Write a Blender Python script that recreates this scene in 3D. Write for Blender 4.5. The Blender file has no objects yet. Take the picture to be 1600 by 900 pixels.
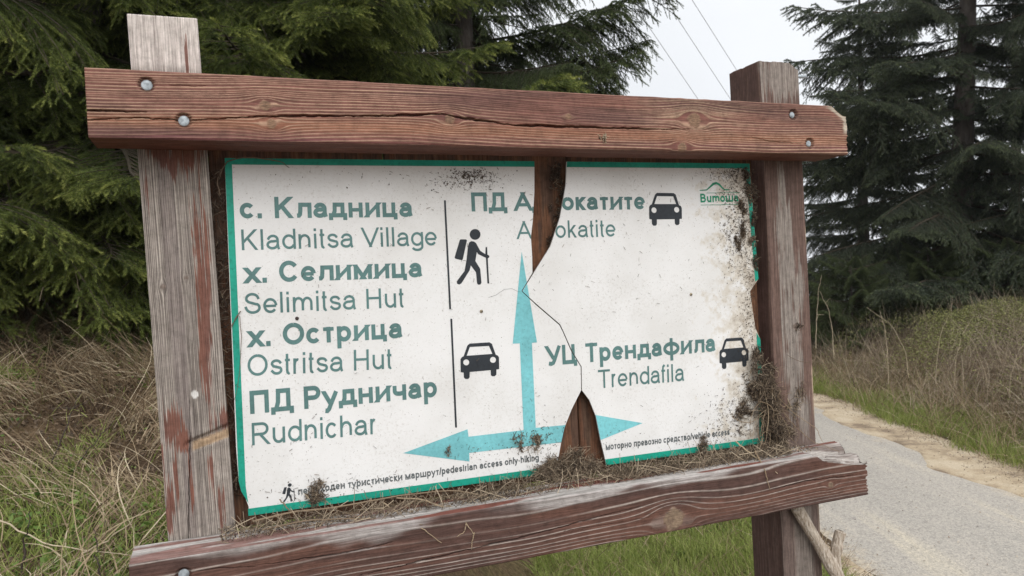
import bpy, bmesh, math
import numpy as np
from mathutils import Matrix, Vector
from mathutils.geometry import tessellate_polygon

scene = bpy.context.scene
C = scene.collection
rng = np.random.default_rng(7)

# ------------------------------------------------------------------ camera
F = 1203.3                                   # focal length in pixels of the 1600 px wide photograph
R_SIGN = np.array([[0.93113065, -0.04910993, 0.36136399],
                   [-0.05200235, -0.99864548, -0.00172244],
                   [0.3609591, -0.01718796, -0.93242324]])      # sign axes (along, up, out) -> camera axes (right, down, forward)
C_SIGN = np.array([0.11132592, 0.50992572, 1.57106551])         # camera seen from the sign
EYE = 1.5
up = np.array([-0.025, -0.9995, -0.0172]); up /= np.linalg.norm(up)
fw = np.array([0, 0, 1.0]) - up * up[2]; fw /= np.linalg.norm(fw)
M = np.array([np.cross(fw, up), fw, up])                        # camera axes -> world axes
cam_data = bpy.data.cameras.new("camera"); cam = bpy.data.objects.new("camera", cam_data); C.objects.link(cam)
mw = np.eye(4)
mw[:3, 0] = M @ [1, 0, 0]; mw[:3, 1] = M @ [0, -1, 0]; mw[:3, 2] = M @ [0, 0, -1]; mw[:3, 3] = [0, 0, EYE]
cam.matrix_world = Matrix(mw.tolist())
cam_data.sensor_width = 36; cam_data.lens = F / 1600 * 36
cam_data.clip_start = 0.05; cam_data.clip_end = 3000
cam_data.dof.use_dof = True; cam_data.dof.focus_distance = 1.72; cam_data.dof.aperture_fstop = 10.5
scene.camera = cam

# ------------------------------------------------------------------ light
SUN_EL, SUN_AZ = math.radians(34), math.radians(168)            # azimuth clockwise from +Y
world = bpy.data.worlds.new("World"); scene.world = world; world.use_nodes = True
nt = world.node_tree; nt.nodes.clear()
wo = nt.nodes.new("ShaderNodeOutputWorld"); bg = nt.nodes.new("ShaderNodeBackground")
sky = nt.nodes.new("ShaderNodeTexSky"); sky.sky_type = 'NISHITA'; sky.sun_disc = False
sky.sun_elevation = SUN_EL; sky.sun_rotation = SUN_AZ; sky.dust_density = 4
tc = nt.nodes.new("ShaderNodeTexCoord"); sep = nt.nodes.new("ShaderNodeSeparateXYZ")
ramp = nt.nodes.new("ShaderNodeValToRGB")                       # overcast: about twice as bright overhead as at the horizon
ramp.color_ramp.elements[0].position = 0.0; ramp.color_ramp.elements[0].color = (0.50, 0.515, 0.54, 1)
ramp.color_ramp.elements[1].position = 0.9; ramp.color_ramp.elements[1].color = (1, 1, 1, 1)
e_ = ramp.color_ramp.elements.new(0.3); e_.color = (0.54, 0.553, 0.57, 1)
mul = nt.nodes.new("ShaderNodeVectorMath"); mul.operation = 'SCALE'; mul.inputs['Scale'].default_value = 14.5
mixw = nt.nodes.new("ShaderNodeMix"); mixw.data_type = 'RGBA'; mixw.inputs['Factor'].default_value = 0.94
nt.links.new(tc.outputs['Generated'], sep.inputs[0]); nt.links.new(sep.outputs['Z'], ramp.inputs[0])
cn = nt.nodes.new("ShaderNodeTexNoise"); cn.inputs['Scale'].default_value = 2.2; cn.inputs['Detail'].default_value = 5; nt.links.new(tc.outputs['Generated'], cn.inputs['Vector'])
cr_ = nt.nodes.new("ShaderNodeMapRange"); cr_.inputs['From Min'].default_value = .3; cr_.inputs['From Max'].default_value = .7; cr_.inputs['To Min'].default_value = 13.6; cr_.inputs['To Max'].default_value = 15.6
nt.links.new(cn.outputs['Fac'], cr_.inputs[0]); nt.links.new(cr_.outputs[0], mul.inputs['Scale'])     # faint cloud tone
nt.links.new(ramp.outputs[0], mul.inputs[0]); nt.links.new(sky.outputs[0], mixw.inputs['A']); nt.links.new(mul.outputs[0], mixw.inputs['B'])
nt.links.new(mixw.outputs['Result'], bg.inputs[0]); bg.inputs[1].default_value = 0.10
nt.links.new(bg.outputs[0], wo.inputs[0])
sun_d = bpy.data.lights.new("sun", 'SUN'); sun_d.energy = 1.35; sun_d.angle = math.radians(50); sun_d.color = (1, .98, .95)
sun = bpy.data.objects.new("sun", sun_d); C.objects.link(sun)
sdir = Vector((math.sin(SUN_AZ) * math.cos(SUN_EL), math.cos(SUN_AZ) * math.cos(SUN_EL), math.sin(SUN_EL)))
sun.rotation_euler = sdir.to_track_quat('Z', 'Y').to_euler(); sun.location = sdir * 30
vs = scene.view_settings; vs.view_transform = 'Standard'; vs.look = 'None'; vs.gamma = 1; vs.use_curve_mapping = False; vs.exposure = 0.3
scene.cycles.use_denoising = True; scene.cycles.denoiser = 'OPENIMAGEDENOISE'; scene.cycles.denoising_input_passes = 'RGB_ALBEDO_NORMAL'; scene.cycles.denoising_prefilter = 'ACCURATE'
scene.cycles.max_bounces = 6; scene.cycles.diffuse_bounces = 3; scene.cycles.transparent_max_bounces = 4
scene.cycles.sample_clamp_indirect = 4

# ------------------------------------------------------------------ helpers: pixels, noise
def ray_c(x, y): return np.array([(x - 800) / F, (y - 450) / F, 1.0])
def on_sign(x, y, n):                                           # photo pixel -> (along, up) on the sign plane 'n' metres in front of the posts
    d = R_SIGN.T @ ray_c(x, y); t = (n - C_SIGN[2]) / d[2]
    return (C_SIGN + d * t)[:2]
def at_depth(x, y, Y):                                          # photo pixel -> world point at forward distance Y
    d = M @ ray_c(x, y); return np.array([0, 0, EYE]) + d * (Y / d[1])
def sm(a, b, x):
    t = np.clip((np.asarray(x, float) - a) / (b - a), 0, 1); return t * t * (3 - 2 * t)
def hash2(ix, iy, seed):
    h = (ix.astype(np.int64) * 374761393 + iy.astype(np.int64) * 668265263 + seed * 974634777) & 0xffffffff
    h = ((h ^ (h >> 13)) * 1274126177) & 0xffffffff
    return ((h ^ (h >> 16)) & 0xffffff) / float(0xffffff)
def vn(x, y, seed=0):                                           # value noise 0..1
    x, y = np.broadcast_arrays(np.asarray(x, float), np.asarray(y, float)); ix, iy = np.floor(x), np.floor(y); fx, fy = x - ix, y - iy
    fx = fx * fx * (3 - 2 * fx); fy = fy * fy * (3 - 2 * fy)
    a, b, c, d = hash2(ix, iy, seed), hash2(ix + 1, iy, seed), hash2(ix, iy + 1, seed), hash2(ix + 1, iy + 1, seed)
    return (a * (1 - fx) + b * fx) * (1 - fy) + (c * (1 - fx) + d * fx) * fy
def fbm(x, y, seed=0, o=3):
    s = 0; a = .5; t = 0
    for k in range(o): s = s + a * vn(np.asarray(x) * 2 ** k, np.asarray(y) * 2 ** k, seed + k * 13); t += a; a *= .5
    return s / t

# ------------------------------------------------------------------ helpers: meshes
def link(name, me, mat=None, parent=None):
    o = bpy.data.objects.new(name, me); C.objects.link(o)
    if mat is not None:
        for m in (mat if isinstance(mat, (list, tuple)) else [mat]): me.materials.append(m)
    if parent is not None: o.parent = parent
    return o
def mesh_np(name, V, faces, smooth=False, attrs=None, mat_idx=None):
    """V (n,3); faces: list of (m,k) index arrays"""
    me = bpy.data.meshes.new(name); V = np.asarray(V, np.float32)
    me.vertices.add(len(V)); me.vertices.foreach_set("co", V.ravel())
    faces = [np.asarray(f, np.int32) for f in faces if len(f)]
    li = np.concatenate([f.ravel() for f in faces]); tot = np.concatenate([np.full(len(f), f.shape[1], np.int32) for f in faces])
    st = np.concatenate([[0], np.cumsum(tot)[:-1]]).astype(np.int32)
    me.loops.add(len(li)); me.loops.foreach_set("vertex_index", li)
    me.polygons.add(len(tot)); me.polygons.foreach_set("loop_start", st); me.polygons.foreach_set("loop_total", tot)
    if mat_idx is not None: me.polygons.foreach_set("material_index", np.asarray(mat_idx, np.int32))
    me.update(calc_edges=True)
    me.polygons.foreach_set("use_smooth", np.full(len(tot), bool(smooth)))
    for k, a in (attrs or {}).items():
        a = np.asarray(a, np.float32)
        if a.ndim == 1: at = me.attributes.new(k, 'FLOAT', 'POINT'); at.data.foreach_set("value", a)
        else:
            at = me.attributes.new(k, 'FLOAT_COLOR', 'POINT'); at.data.foreach_set("color", np.c_[a, np.ones(len(a))].astype(np.float32).ravel())
    return me
def tag(o, label=None, cat=None, group=None, kind=None):
    if label: o['label'] = label
    if cat: o['category'] = cat
    if group: o['group'] = group
    if kind: o['kind'] = kind
    return o
def empty(name, loc=(0, 0, 0)):
    o = bpy.data.objects.new(name, None); C.objects.link(o); o.location = loc; o.empty_display_size = .1; return o
class Acc:                                                      # gathers shapes, builds ONE mesh
    def __init__(s): s.V = []; s.F = {3: [], 4: []}; s.A = []; s.n = 0
    def add(s, V, F, a=0.0):
        V = np.asarray(V, float).reshape(-1, 3); F = np.asarray(F, int); s.F[F.shape[1]].append(F + s.n); s.V.append(V)
        s.A.append(np.broadcast_to(np.asarray(a, float), (len(V),))); s.n += len(V)
    def mesh(s, name, smooth=False):
        fs = [np.concatenate(s.F[k]) for k in (3, 4) if s.F[k]]
        return mesh_np(name, np.concatenate(s.V), fs, smooth, {'var': np.concatenate(s.A)})
    def ribbons(s, P, W, a, flatdir=None):
        """P (N,k,3) centre lines, W (N,) or (N,k) widths, a (N,) attribute"""
        P = np.asarray(P, float); N, k, _ = P.shape
        W = np.broadcast_to(np.asarray(W, float).reshape(N, -1), (N, k))
        T = np.gradient(P, axis=1); T /= np.linalg.norm(T, axis=2, keepdims=True) + 1e-9
        if flatdir is None: flatdir = rng.normal(size=(N, 1, 3))
        S = np.cross(T, flatdir); S /= np.linalg.norm(S, axis=2, keepdims=True) + 1e-9
        L = P - S * W[..., None] / 2; Rr = P + S * W[..., None] / 2
        V = np.stack([L, Rr], 2).reshape(-1, 3)
        b = (np.arange(N)[:, None] * k + np.arange(k - 1)[None]).ravel() * 2
        s.add(V, np.stack([b, b + 1, b + 3, b + 2], 1), np.repeat(np.asarray(a, float).reshape(N, -1) if np.ndim(a) else np.full((N, 1), a), 2 * k, axis=1).ravel())
    def tubes(s, P, Rr, a=0.0, n=5):
        """P (N,k,3), Rr (N,k) radii"""
        P = np.asarray(P, float); N, k, _ = P.shape; Rr = np.broadcast_to(np.asarray(Rr, float), (N, k))
        T = np.gradient(P, axis=1); T /= np.linalg.norm(T, axis=2, keepdims=True) + 1e-9
        ref = np.where(np.abs(T[..., 2:3]) > .9, np.array([1., 0, 0]), np.array([0, 0, 1.]))
        X = np.cross(T, ref); X /= np.linalg.norm(X, axis=2, keepdims=True) + 1e-9; Y = np.cross(T, X)
        an = np.arange(n) * 2 * np.pi / n
        V = P[:, :, None] + Rr[..., None, None] * (np.cos(an)[:, None] * X[:, :, None] + np.sin(an)[:, None] * Y[:, :, None])
        b = (np.arange(N)[:, None] * k + np.arange(k - 1)[None]).ravel() * n
        q = []
        for j in range(n):
            j2 = (j + 1) % n; q.append(np.stack([b + j, b + j2, b + n + j2, b + n + j], 1))
        av = np.repeat(np.broadcast_to(np.asarray(a, float), (N,)), k * n) if np.ndim(a) <= 1 else np.asarray(a)
        s.add(V.reshape(-1, 3), np.concatenate(q), av)

# ------------------------------------------------------------------ helpers: materials
def new_mat(name):
    m = bpy.data.materials.new(name); m.use_nodes = True
    return m, m.node_tree, m.node_tree.nodes["Principled BSDF"]
def N_(t, typ, **kw):
    n = t.nodes.new(typ)
    for k, v in kw.items():
        if k in n.inputs: n.inputs[k].default_value = v
        else: setattr(n, k, v)
    return n
def ramp_node(t, stops):
    r = t.nodes.new("ShaderNodeValToRGB"); el = r.color_ramp.elements
    while len(el) < len(stops): el.new(.5)
    for e, (p, c) in zip(el, stops): e.position = p; e.color = (*c, 1)
    return r
def mat_attr(name, stops, rough=.8, transl=0.0, noise=None, spec=.25):
    """colour from the per-blade random 'var' attribute, optionally broken up by noise"""
    m, t, b = new_mat(name)
    at = N_(t, "ShaderNodeAttribute", attribute_name='var'); r = ramp_node(t, stops)
    src = at.outputs['Fac']
    if noise:
        tx = t.nodes.new("ShaderNodeTexCoord"); no = N_(t, "ShaderNodeTexNoise", Scale=noise[0], Detail=4.0)
        t.links.new(tx.outputs['Object'], no.inputs['Vector'])
        ad = N_(t, "ShaderNodeMath", operation='MULTIPLY_ADD'); ad.inputs[1].default_value = noise[1]; t.links.new(no.outputs['Fac'], ad.inputs[0])
        ad2 = N_(t, "ShaderNodeMath", operation='SUBTRACT'); ad2.inputs[1].default_value = noise[1] * .5
        t.links.new(src, ad.inputs[2]); t.links.new(ad.outputs[0], ad2.inputs[0]); src = ad2.outputs[0]
    t.links.new(src, r.inputs[0]); t.links.new(r.outputs[0], b.inputs['Base Color'])
    b.inputs['Roughness'].default_value = rough; b.inputs['Specular IOR Level'].default_value = spec
    if transl:
        tr = t.nodes.new("ShaderNodeBsdfTranslucent"); mx = t.nodes.new("ShaderNodeMixShader"); mx.inputs[0].default_value = transl
        t.links.new(r.outputs[0], tr.inputs[0]); t.links.new(b.outputs[0], mx.inputs[1]); t.links.new(tr.outputs[0], mx.inputs[2])
        t.links.new(mx.outputs[0], t.nodes["Material Output"].inputs[0])
    return m
def mat_plain(name, col, rough=.6, metal=0., var=.12, scale=60, spec=.3):
    m, t, b = new_mat(name)
    tx = t.nodes.new("ShaderNodeTexCoord"); no = N_(t, "ShaderNodeTexNoise", Scale=scale, Detail=5.0)
    r = ramp_node(t, [(.3, tuple(c * (1 - var) for c in col)), (.7, tuple(min(1, c * (1 + var)) for c in col))])
    t.links.new(tx.outputs['Object'], no.inputs['Vector']); t.links.new(no.outputs['Fac'], r.inputs[0]); t.links.new(r.outputs[0], b.inputs['Base Color'])
    b.inputs['Roughness'].default_value = rough; b.inputs['Metallic'].default_value = metal; b.inputs['Specular IOR Level'].default_value = spec
    return m

# ================================================================== TERRAIN
RZ = -0.45                                                      # road level
def ground_z(X, Y):
    X = np.asarray(X, float); Y = np.asarray(Y, float)
    bank = .21 + .155 * np.clip(Y, -3, 11) + .04 * np.clip(Y - 11, 0, 60)
    bank = bank + .10 * np.clip(-X - 2, 0, 40)
    mid = -.10 - .04 * np.clip(Y, -5, 12)
    w = sm(.25, -1.0, X + .05 * np.clip(Y - 4, 0, 20))
    z = bank * w + mid * (1 - w)
    r = sm(1.5, 2.15, X); z = z * (1 - r) + RZ * r
    rb = sm(5.0, 8.5, X); z = z + rb * (.55 + .05 * np.clip(X - 8.5, 0, 6))
    far = np.hypot(X, Y); z = z - .06 * np.clip(far - 24, 0, 120) - .10 * np.clip(far - 60, 0, 400)
    rough = (1 - sm(1.7, 2.1, X) * (1 - sm(4.6, 5.2, X)))
    z = z + rough * ((fbm(X * 1.3, Y * 1.3, 3) - .5) * .16 + (fbm(X * 6, Y * 6, 9) - .5) * .05)
    return z
def grid_axis(lo, hi, fine_lo, fine_hi, step):
    a = list(np.arange(fine_lo, fine_hi + 1e-6, step)); s = step; x = fine_lo
    L = []
    while x > lo: s *= 1.25; x -= s; L.append(x)
    s = step; x = a[-1]; Rr = []
    while x < hi: s *= 1.25; x += s; Rr.append(x)
    return np.array(L[::-1] + a + Rr)
gx = grid_axis(-90, 100, -7, 10, .09); gy = grid_axis(-40, 150, -1, 16, .09)
GX, GY = np.meshgrid(gx, gy)
def grid_mesh(name, X, Y, Z, attrs=None):
    ny, nx = X.shape; i = (np.arange(ny - 1)[:, None] * nx + np.arange(nx - 1)[None]).ravel()
    return mesh_np(name, np.stack([X, Y, Z], -1).reshape(-1, 3), [np.stack([i, i + 1, i + nx + 1, i + nx], 1)], True, attrs)
mg, t, b = new_mat("soil_and_litter")
tx = t.nodes.new("ShaderNodeTexCoord")
n1 = N_(t, "ShaderNodeTexNoise", Scale=1.7, Detail=6.0); n2 = N_(t, "ShaderNodeTexNoise", Scale=38.0, Detail=6.0, Roughness=.7)
r1 = ramp_node(t, [(.36, (.095, .066, .045)), (.52, (.16, .115, .073)), (.66, (.11, .10, .045))])
r2 = ramp_node(t, [(.3, (.35, .33, .3)), (.7, (1.25, 1.2, 1.15))])
mm = N_(t, "ShaderNodeMix", data_type='RGBA', blend_type='MULTIPLY'); mm.inputs['Factor'].default_value = 1
t.links.new(tx.outputs['Object'], n1.inputs['Vector']); t.links.new(tx.outputs['Object'], n2.inputs['Vector'])
t.links.new(n1.outputs['Fac'], r1.inputs[0]); t.links.new(n2.outputs['Fac'], r2.inputs[0])
t.links.new(r1.outputs[0], mm.inputs['A']); t.links.new(r2.outputs[0], mm.inputs['B']); t.links.new(mm.outputs['Result'], b.inputs['Base Color'])
bp = N_(t, "ShaderNodeBump", Strength=.8, Distance=.03); t.links.new(n2.outputs['Fac'], bp.inputs['Height']); t.links.new(bp.outputs[0], b.inputs['Normal'])
b.inputs['Roughness'].default_value = .95; b.inputs['Specular IOR Level'].default_value = .1
tag(link("ground", grid_mesh("ground", GX, GY, ground_z(GX, GY)), mg), kind='structure')

# road: worn pale asphalt with dusty streaks
mr, t, b = new_mat("worn_asphalt")
tx = t.nodes.new("ShaderNodeTexCoord"); mp = t.nodes.new("ShaderNodeMapping"); mp.inputs['Scale'].default_value = (2.2, .22, 1)
n1 = N_(t, "ShaderNodeTexNoise", Scale=1.0, Detail=6.0, Roughness=.6); n2 = N_(t, "ShaderNodeTexNoise", Scale=55.0, Detail=4.0, Roughness=.8); n3 = N_(t, "ShaderNodeTexVoronoi", Scale=70.0)
r1 = ramp_node(t, [(.36, (.335, .315, .285)), (.58, (.39, .36, .32)), (.74, (.50, .45, .36))])
r2 = ramp_node(t, [(.30, (.55, .55, .56)), (.5, (1, 1, 1)), (.70, (1.38, 1.35, 1.28))])
mm = N_(t, "ShaderNodeMix", data_type='RGBA', blend_type='MULTIPLY'); mm.inputs['Factor'].default_value = 1
t.links.new(tx.outputs['Object'], mp.inputs[0]); t.links.new(mp.outputs[0], n1.inputs['Vector'])
for n in (n2, n3): t.links.new(tx.outputs['Object'], n.inputs['Vector'])
t.links.new(n1.outputs['Fac'], r1.inputs[0]); t.links.new(n2.outputs['Fac'], r2.inputs[0])
sx = t.nodes.new("ShaderNodeSeparateXYZ"); t.links.new(tx.outputs['Object'], sx.inputs[0])
ab = N_(t, "ShaderNodeMath", operation='SUBTRACT'); ab.inputs[1].default_value = 3.2; t.links.new(sx.outputs['X'], ab.inputs[0]); ab2 = N_(t, "ShaderNodeMath", operation='ABSOLUTE'); t.links.new(ab.outputs[0], ab2.inputs[0])
n4 = N_(t, "ShaderNodeTexNoise", Scale=3.0, Detail=9.0, Roughness=.72); t.links.new(tx.outputs['Object'], n4.inputs['Vector'])
su = N_(t, "ShaderNodeMath", operation='MULTIPLY_ADD'); su.inputs[1].default_value = 1.3; t.links.new(n4.outputs['Fac'], su.inputs[0]); t.links.new(ab2.outputs[0], su.inputs[2])
rs = ramp_node(t, [(0, (0, 0, 0)), (1, (1, 1, 1))]); mrs = N_(t, "ShaderNodeMapRange"); mrs.inputs['From Min'].default_value = 1.52; mrs.inputs['From Max'].default_value = 1.95; t.links.new(su.outputs[0], mrs.inputs[0])
ms_ = N_(t, "ShaderNodeMix", data_type='RGBA'); ms_.inputs['B'].default_value = (.47, .385, .27, 1); t.links.new(mrs.outputs[0], ms_.inputs['Factor']); t.links.new(r1.outputs[0], ms_.inputs['A'])
t.links.new(ms_.outputs['Result'], mm.inputs['A']); t.links.new(r2.outputs[0], mm.inputs['B']); t.links.new(mm.outputs['Result'], b.inputs['Base Color'])
bp = N_(t, "ShaderNodeBump", Strength=.6, Distance=.008); t.links.new(n3.outputs['Distance'], bp.inputs['Height']); t.links.new(bp.outputs[0], b.inputs['Normal'])
b.inputs['Roughness'].default_value = .9
def strip(name, x0, x1, dz, mat, seed, amp, kind='structure', y0=-30, y1=40, nx=26):
    ys = np.concatenate([np.arange(y0, 2, .5), np.arange(2, 16, .06), np.arange(16, y1, .5)])
    a = x0 + (fbm(ys * 1.1, ys * 0, seed, 4) - .5) * amp; bb = x1 + (fbm(ys * 1.1, ys * 0 + 5, seed + 2, 4) - .5) * amp
    tt = np.linspace(0, 1, nx); X = a[:, None] * (1 - tt) + bb[:, None] * tt; Y = np.repeat(ys[:, None], nx, 1)
    Z = ground_z(X, Y) + dz - .02 * (np.abs(tt - .5) > .499)
    return tag(link(name, grid_mesh(name, X, Y, Z), mat), kind=kind)
strip("road", 2.15, 4.48, .006, mr, 21, .22)
ms, t, b = new_mat("pale_sand")
tx = t.nodes.new("ShaderNodeTexCoord"); n1 = N_(t, "ShaderNodeTexNoise", Scale=2.2, Detail=8.0, Roughness=.65); n2 = N_(t, "ShaderNodeTexNoise", Scale=60.0, Detail=4.0, Roughness=.8)
r1 = ramp_node(t, [(.36, (.22, .165, .115)), (.47, (.43, .345, .24)), (.6, (.52, .44, .33))])
r2 = ramp_node(t, [(.3, (.72, .7, .68)), (.7, (1.15, 1.15, 1.12))])
mm = N_(t, "ShaderNodeMix", data_type='RGBA', blend_type='MULTIPLY'); mm.inputs['Factor'].default_value = 1
for n in (n1, n2): t.links.new(tx.outputs['Object'], n.inputs['Vector'])
t.links.new(n1.outputs['Fac'], r1.inputs[0]); t.links.new(n2.outputs['Fac'], r2.inputs[0]); t.links.new(r1.outputs[0], mm.inputs['A']); t.links.new(r2.outputs[0], mm.inputs['B'])
t.links.new(mm.outputs['Result'], b.inputs['Base Color']); b.inputs['Roughness'].default_value = .95
bp = N_(t, "ShaderNodeBump", Strength=.5, Distance=.01); t.links.new(n2.outputs['Fac'], bp.inputs['Height']); t.links.new(bp.outputs[0], b.inputs['Normal'])
strip("sandy_verge", 4.06, 4.82, .012, ms, 33, .42)
strip("sandy_shoulder", 1.98, 2.22, .012, ms, 41, .22, nx=10)

# ================================================================== TREES
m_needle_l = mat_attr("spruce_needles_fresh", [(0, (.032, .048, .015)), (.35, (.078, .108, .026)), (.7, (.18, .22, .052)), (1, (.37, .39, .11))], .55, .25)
m_needle_d = mat_attr("spruce_needles_dark", [(0, (.032, .048, .022)), (.5, (.070, .098, .038)), (1, (.16, .195, .07))], .6, .15)
m_needle_haze = mat_attr("spruce_needles_haze_tint", [(0, (.036, .050, .036)), (.5, (.064, .084, .052)), (1, (.13, .155, .075))], .6, .15)  # dark spruce needles, with the bluish tinge of distant haze put into the colour
m_twig = mat_plain("spruce_twig", (.045, .036, .024), .9, var=.35, scale=30)
m_bark, t, b = new_mat("spruce_bark")
tx = t.nodes.new("ShaderNodeTexCoord"); mp = t.nodes.new("ShaderNodeMapping"); mp.inputs['Scale'].default_value = (1, 1, .35)
vo = N_(t, "ShaderNodeTexVoronoi", Scale=26.0); no = N_(t, "ShaderNodeTexNoise", Scale=9.0, Detail=6.0)
r = ramp_node(t, [(.2, (.05, .042, .036)), (.6, (.115, .098, .085)), (.9, (.16, .15, .135))])
t.links.new(tx.outputs['Object'], mp.inputs[0]); t.links.new(mp.outputs[0], vo.inputs['Vector']); t.links.new(mp.outputs[0], no.inputs['Vector'])
t.links.new(no.outputs['Fac'], r.inputs[0]); t.links.new(r.outputs[0], b.inputs['Base Color']); b.inputs['Roughness'].default_value = .95
bp = N_(t, "ShaderNodeBump", Strength=1., Distance=.02); t.links.new(vo.outputs['Distance'], bp.inputs['Height']); t.links.new(bp.outputs[0], b.inputs['Normal'])

def nrm(v): return v / (np.linalg.norm(v, axis=-1, keepdims=True) + 1e-9)
def make_bough(name, L, seed, hang, needle_mat, dens=1.0, K=34, sparse_in=.22, lift=.10, nlen=.017, nw=.0023, gap=.06, step=.034, fing=1.0, sec=.62):
    """one spruce bough along +X: axis, side twigs in a drooping comb, short shoots clothed in single needles"""
    r = np.random.default_rng(seed)
    wood = Acc(); need = Acc()
    ax_s = np.linspace(0, L, 14)
    wob = r.normal(size=3) * .02
    def axis(s):
        s = np.asarray(s, float); q = s / L
        return np.stack([s * (1 - .04 * q), wob[0] * L * np.sin(2.5 * q) * 1.5 + wob[1] * np.sin(9 * q), L * (-.16 * q + lift * q ** 2.2) + wob[2] * np.sin(7 * q)], -1)
    P = axis(ax_s); rad = .016 * (L / 2.4) * (1 - .9 * ax_s / L) + .002
    wood.tubes(P[None], rad[None], n=5)
    shoots_p, shoots_d, shoots_l, shoots_v = [], [], [], []
    s = L * sparse_in * .6; side = 1
    while s < L * .985:
        q = s / L
        for side in (1, -1):
            if q < sparse_in and r.random() < .5: continue
            if r.random() > .93 * dens: continue
            p0 = axis(s + r.normal() * .012); T = nrm(axis(s + .02) - axis(s - .02))
            l2 = min(.95, (L - s) * sec + .10) * r.uniform(.65, 1.1) * (1 - .45 * (q < .3))
            S = nrm(np.cross(T, [0, 0, 1.])) * side
            ang = math.radians(r.uniform(42, 66)); d = T * math.cos(ang) + S * math.sin(ang); d[2] += r.normal() * .12 - hang * .25
            d = nrm(d); k2 = np.linspace(0, 1, 7)
            kk = hang * r.uniform(.5, 1.3)
            Q = p0 + d * (k2[:, None] * l2) + np.array([0, 0, -1.]) * (kk * (k2[:, None] * l2) ** 2 * .9)
            wood.tubes(Q[None], (np.linspace(.0045, .0014, 7) * (.6 + l2))[None], n=3)
            for j in range(1, 6):                                   # needles on the side twig itself
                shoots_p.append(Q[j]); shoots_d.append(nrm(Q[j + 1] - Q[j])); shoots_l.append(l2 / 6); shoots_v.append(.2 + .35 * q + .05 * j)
            # shoots along this twig
            m = max(3, int(l2 / (step / dens)))
            for j in range(m):
                f = (j + .6) / m
                if f < .12 and r.random() < .6: continue
                x = f * 6; i0 = min(5, int(x)); pp = Q[i0] * (1 - (x - i0)) + Q[i0 + 1] * (x - i0); tt = nrm(Q[i0 + 1] - Q[i0])
                ss = nrm(np.cross(tt, [0, 0, 1.]) + r.normal(size=3) * .12) * (1 if j % 2 else -1)
                a3 = math.radians(r.uniform(30, 60)); dd = tt * math.cos(a3) + ss * math.sin(a3) + np.array([0, 0, -hang * r.uniform(.2, 1.1)])
                l3 = min(.20, .055 + l2 * .26 * (1 - f) ** .7) * r.uniform(.6, 1.2) * fing
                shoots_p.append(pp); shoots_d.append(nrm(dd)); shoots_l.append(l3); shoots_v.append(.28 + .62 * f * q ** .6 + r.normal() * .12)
                if l3 > .10:
                    for sg in (1, -1):
                        if r.random() < .75:
                            fb = r.uniform(.35, .7); nd = nrm(nrm(dd) + nrm(np.cross(dd, [0, 0, 1.])) * sg * r.uniform(.6, .95) + [0, 0, -hang * .2])
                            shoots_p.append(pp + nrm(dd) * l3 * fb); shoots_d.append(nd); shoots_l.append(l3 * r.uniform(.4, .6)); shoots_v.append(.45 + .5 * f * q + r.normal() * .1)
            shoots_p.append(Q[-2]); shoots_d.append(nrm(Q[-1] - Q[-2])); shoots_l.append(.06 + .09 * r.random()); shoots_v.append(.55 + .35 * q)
        s += gap * r.uniform(.7, 1.3) / dens * (L / 2.4) ** .5
    shoots_p.append(axis(L * .93)); shoots_d.append(nrm(axis(L) - axis(L * .93))); shoots_l.append(.2); shoots_v.append(.9)
    p = np.array(shoots_p); d = np.array(shoots_d); l = np.array(shoots_l); v = np.array(shoots_v)
    # shoots sag a little: two-piece centre line
    wood.tubes(np.stack([p, p + d * l[:, None] * .5, p + d * l[:, None] + np.array([0, 0, -1]) * (l[:, None] * .12)], 1), np.array([.0012, .001, .0006])[None].repeat(len(p), 0), n=3)
    n = len(p); kn = np.maximum(10, (K * l / .11).astype(int)); idx = np.repeat(np.arange(n), kn); m = len(idx)
    tt = r.random(m); dn = d[idx]; base = p[idx] + dn * (l[idx] * tt)[:, None]; base[:, 2] -= l[idx] * .12 * tt ** 2
    ref = r.normal(size=(m, 3)); side = nrm(np.cross(dn, ref))
    ang = np.radians(r.uniform(38, 68, m) * (1 - .45 * tt)); nd = dn * np.cos(ang)[:, None] + side * np.sin(ang)[:, None]
    nl = nlen * r.uniform(.75, 1.2, m) * (1 - .3 * tt ** 3)
    wv = nrm(np.cross(nd, r.normal(size=(m, 3)))) * (nw / 2)
    V = np.stack([base - wv, base + wv, base + nd * nl[:, None]], 1).reshape(-1, 3)
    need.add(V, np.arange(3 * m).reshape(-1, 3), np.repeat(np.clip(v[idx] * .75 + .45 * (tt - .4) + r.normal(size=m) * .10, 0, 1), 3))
    # join wood + needles into one bough mesh with two materials
    Vw = np.concatenate(wood.V); Vn = np.concatenate(need.V); fw_ = np.concatenate(wood.F[4]); fn = np.concatenate(need.F[3]) + len(Vw)
    me = mesh_np(name, np.concatenate([Vw, Vn]), [fw_, fn], False, {'var': np.concatenate([np.zeros(len(Vw)), np.concatenate(need.A)])},
                 np.concatenate([np.zeros(len(fw_)), np.ones(len(fn))]))
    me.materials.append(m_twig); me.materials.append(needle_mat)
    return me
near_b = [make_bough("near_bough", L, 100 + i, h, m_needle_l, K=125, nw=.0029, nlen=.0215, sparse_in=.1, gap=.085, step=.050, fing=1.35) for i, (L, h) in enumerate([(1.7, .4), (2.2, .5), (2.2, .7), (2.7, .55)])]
mid_b = [make_bough("mid_bough", L, 200 + i, h, m_needle_d, K=85, nw=.0042, nlen=.021, sparse_in=.1) for i, (L, h) in enumerate([(1.9, .8), (2.5, .9), (2.9, 1.0)])]
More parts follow.
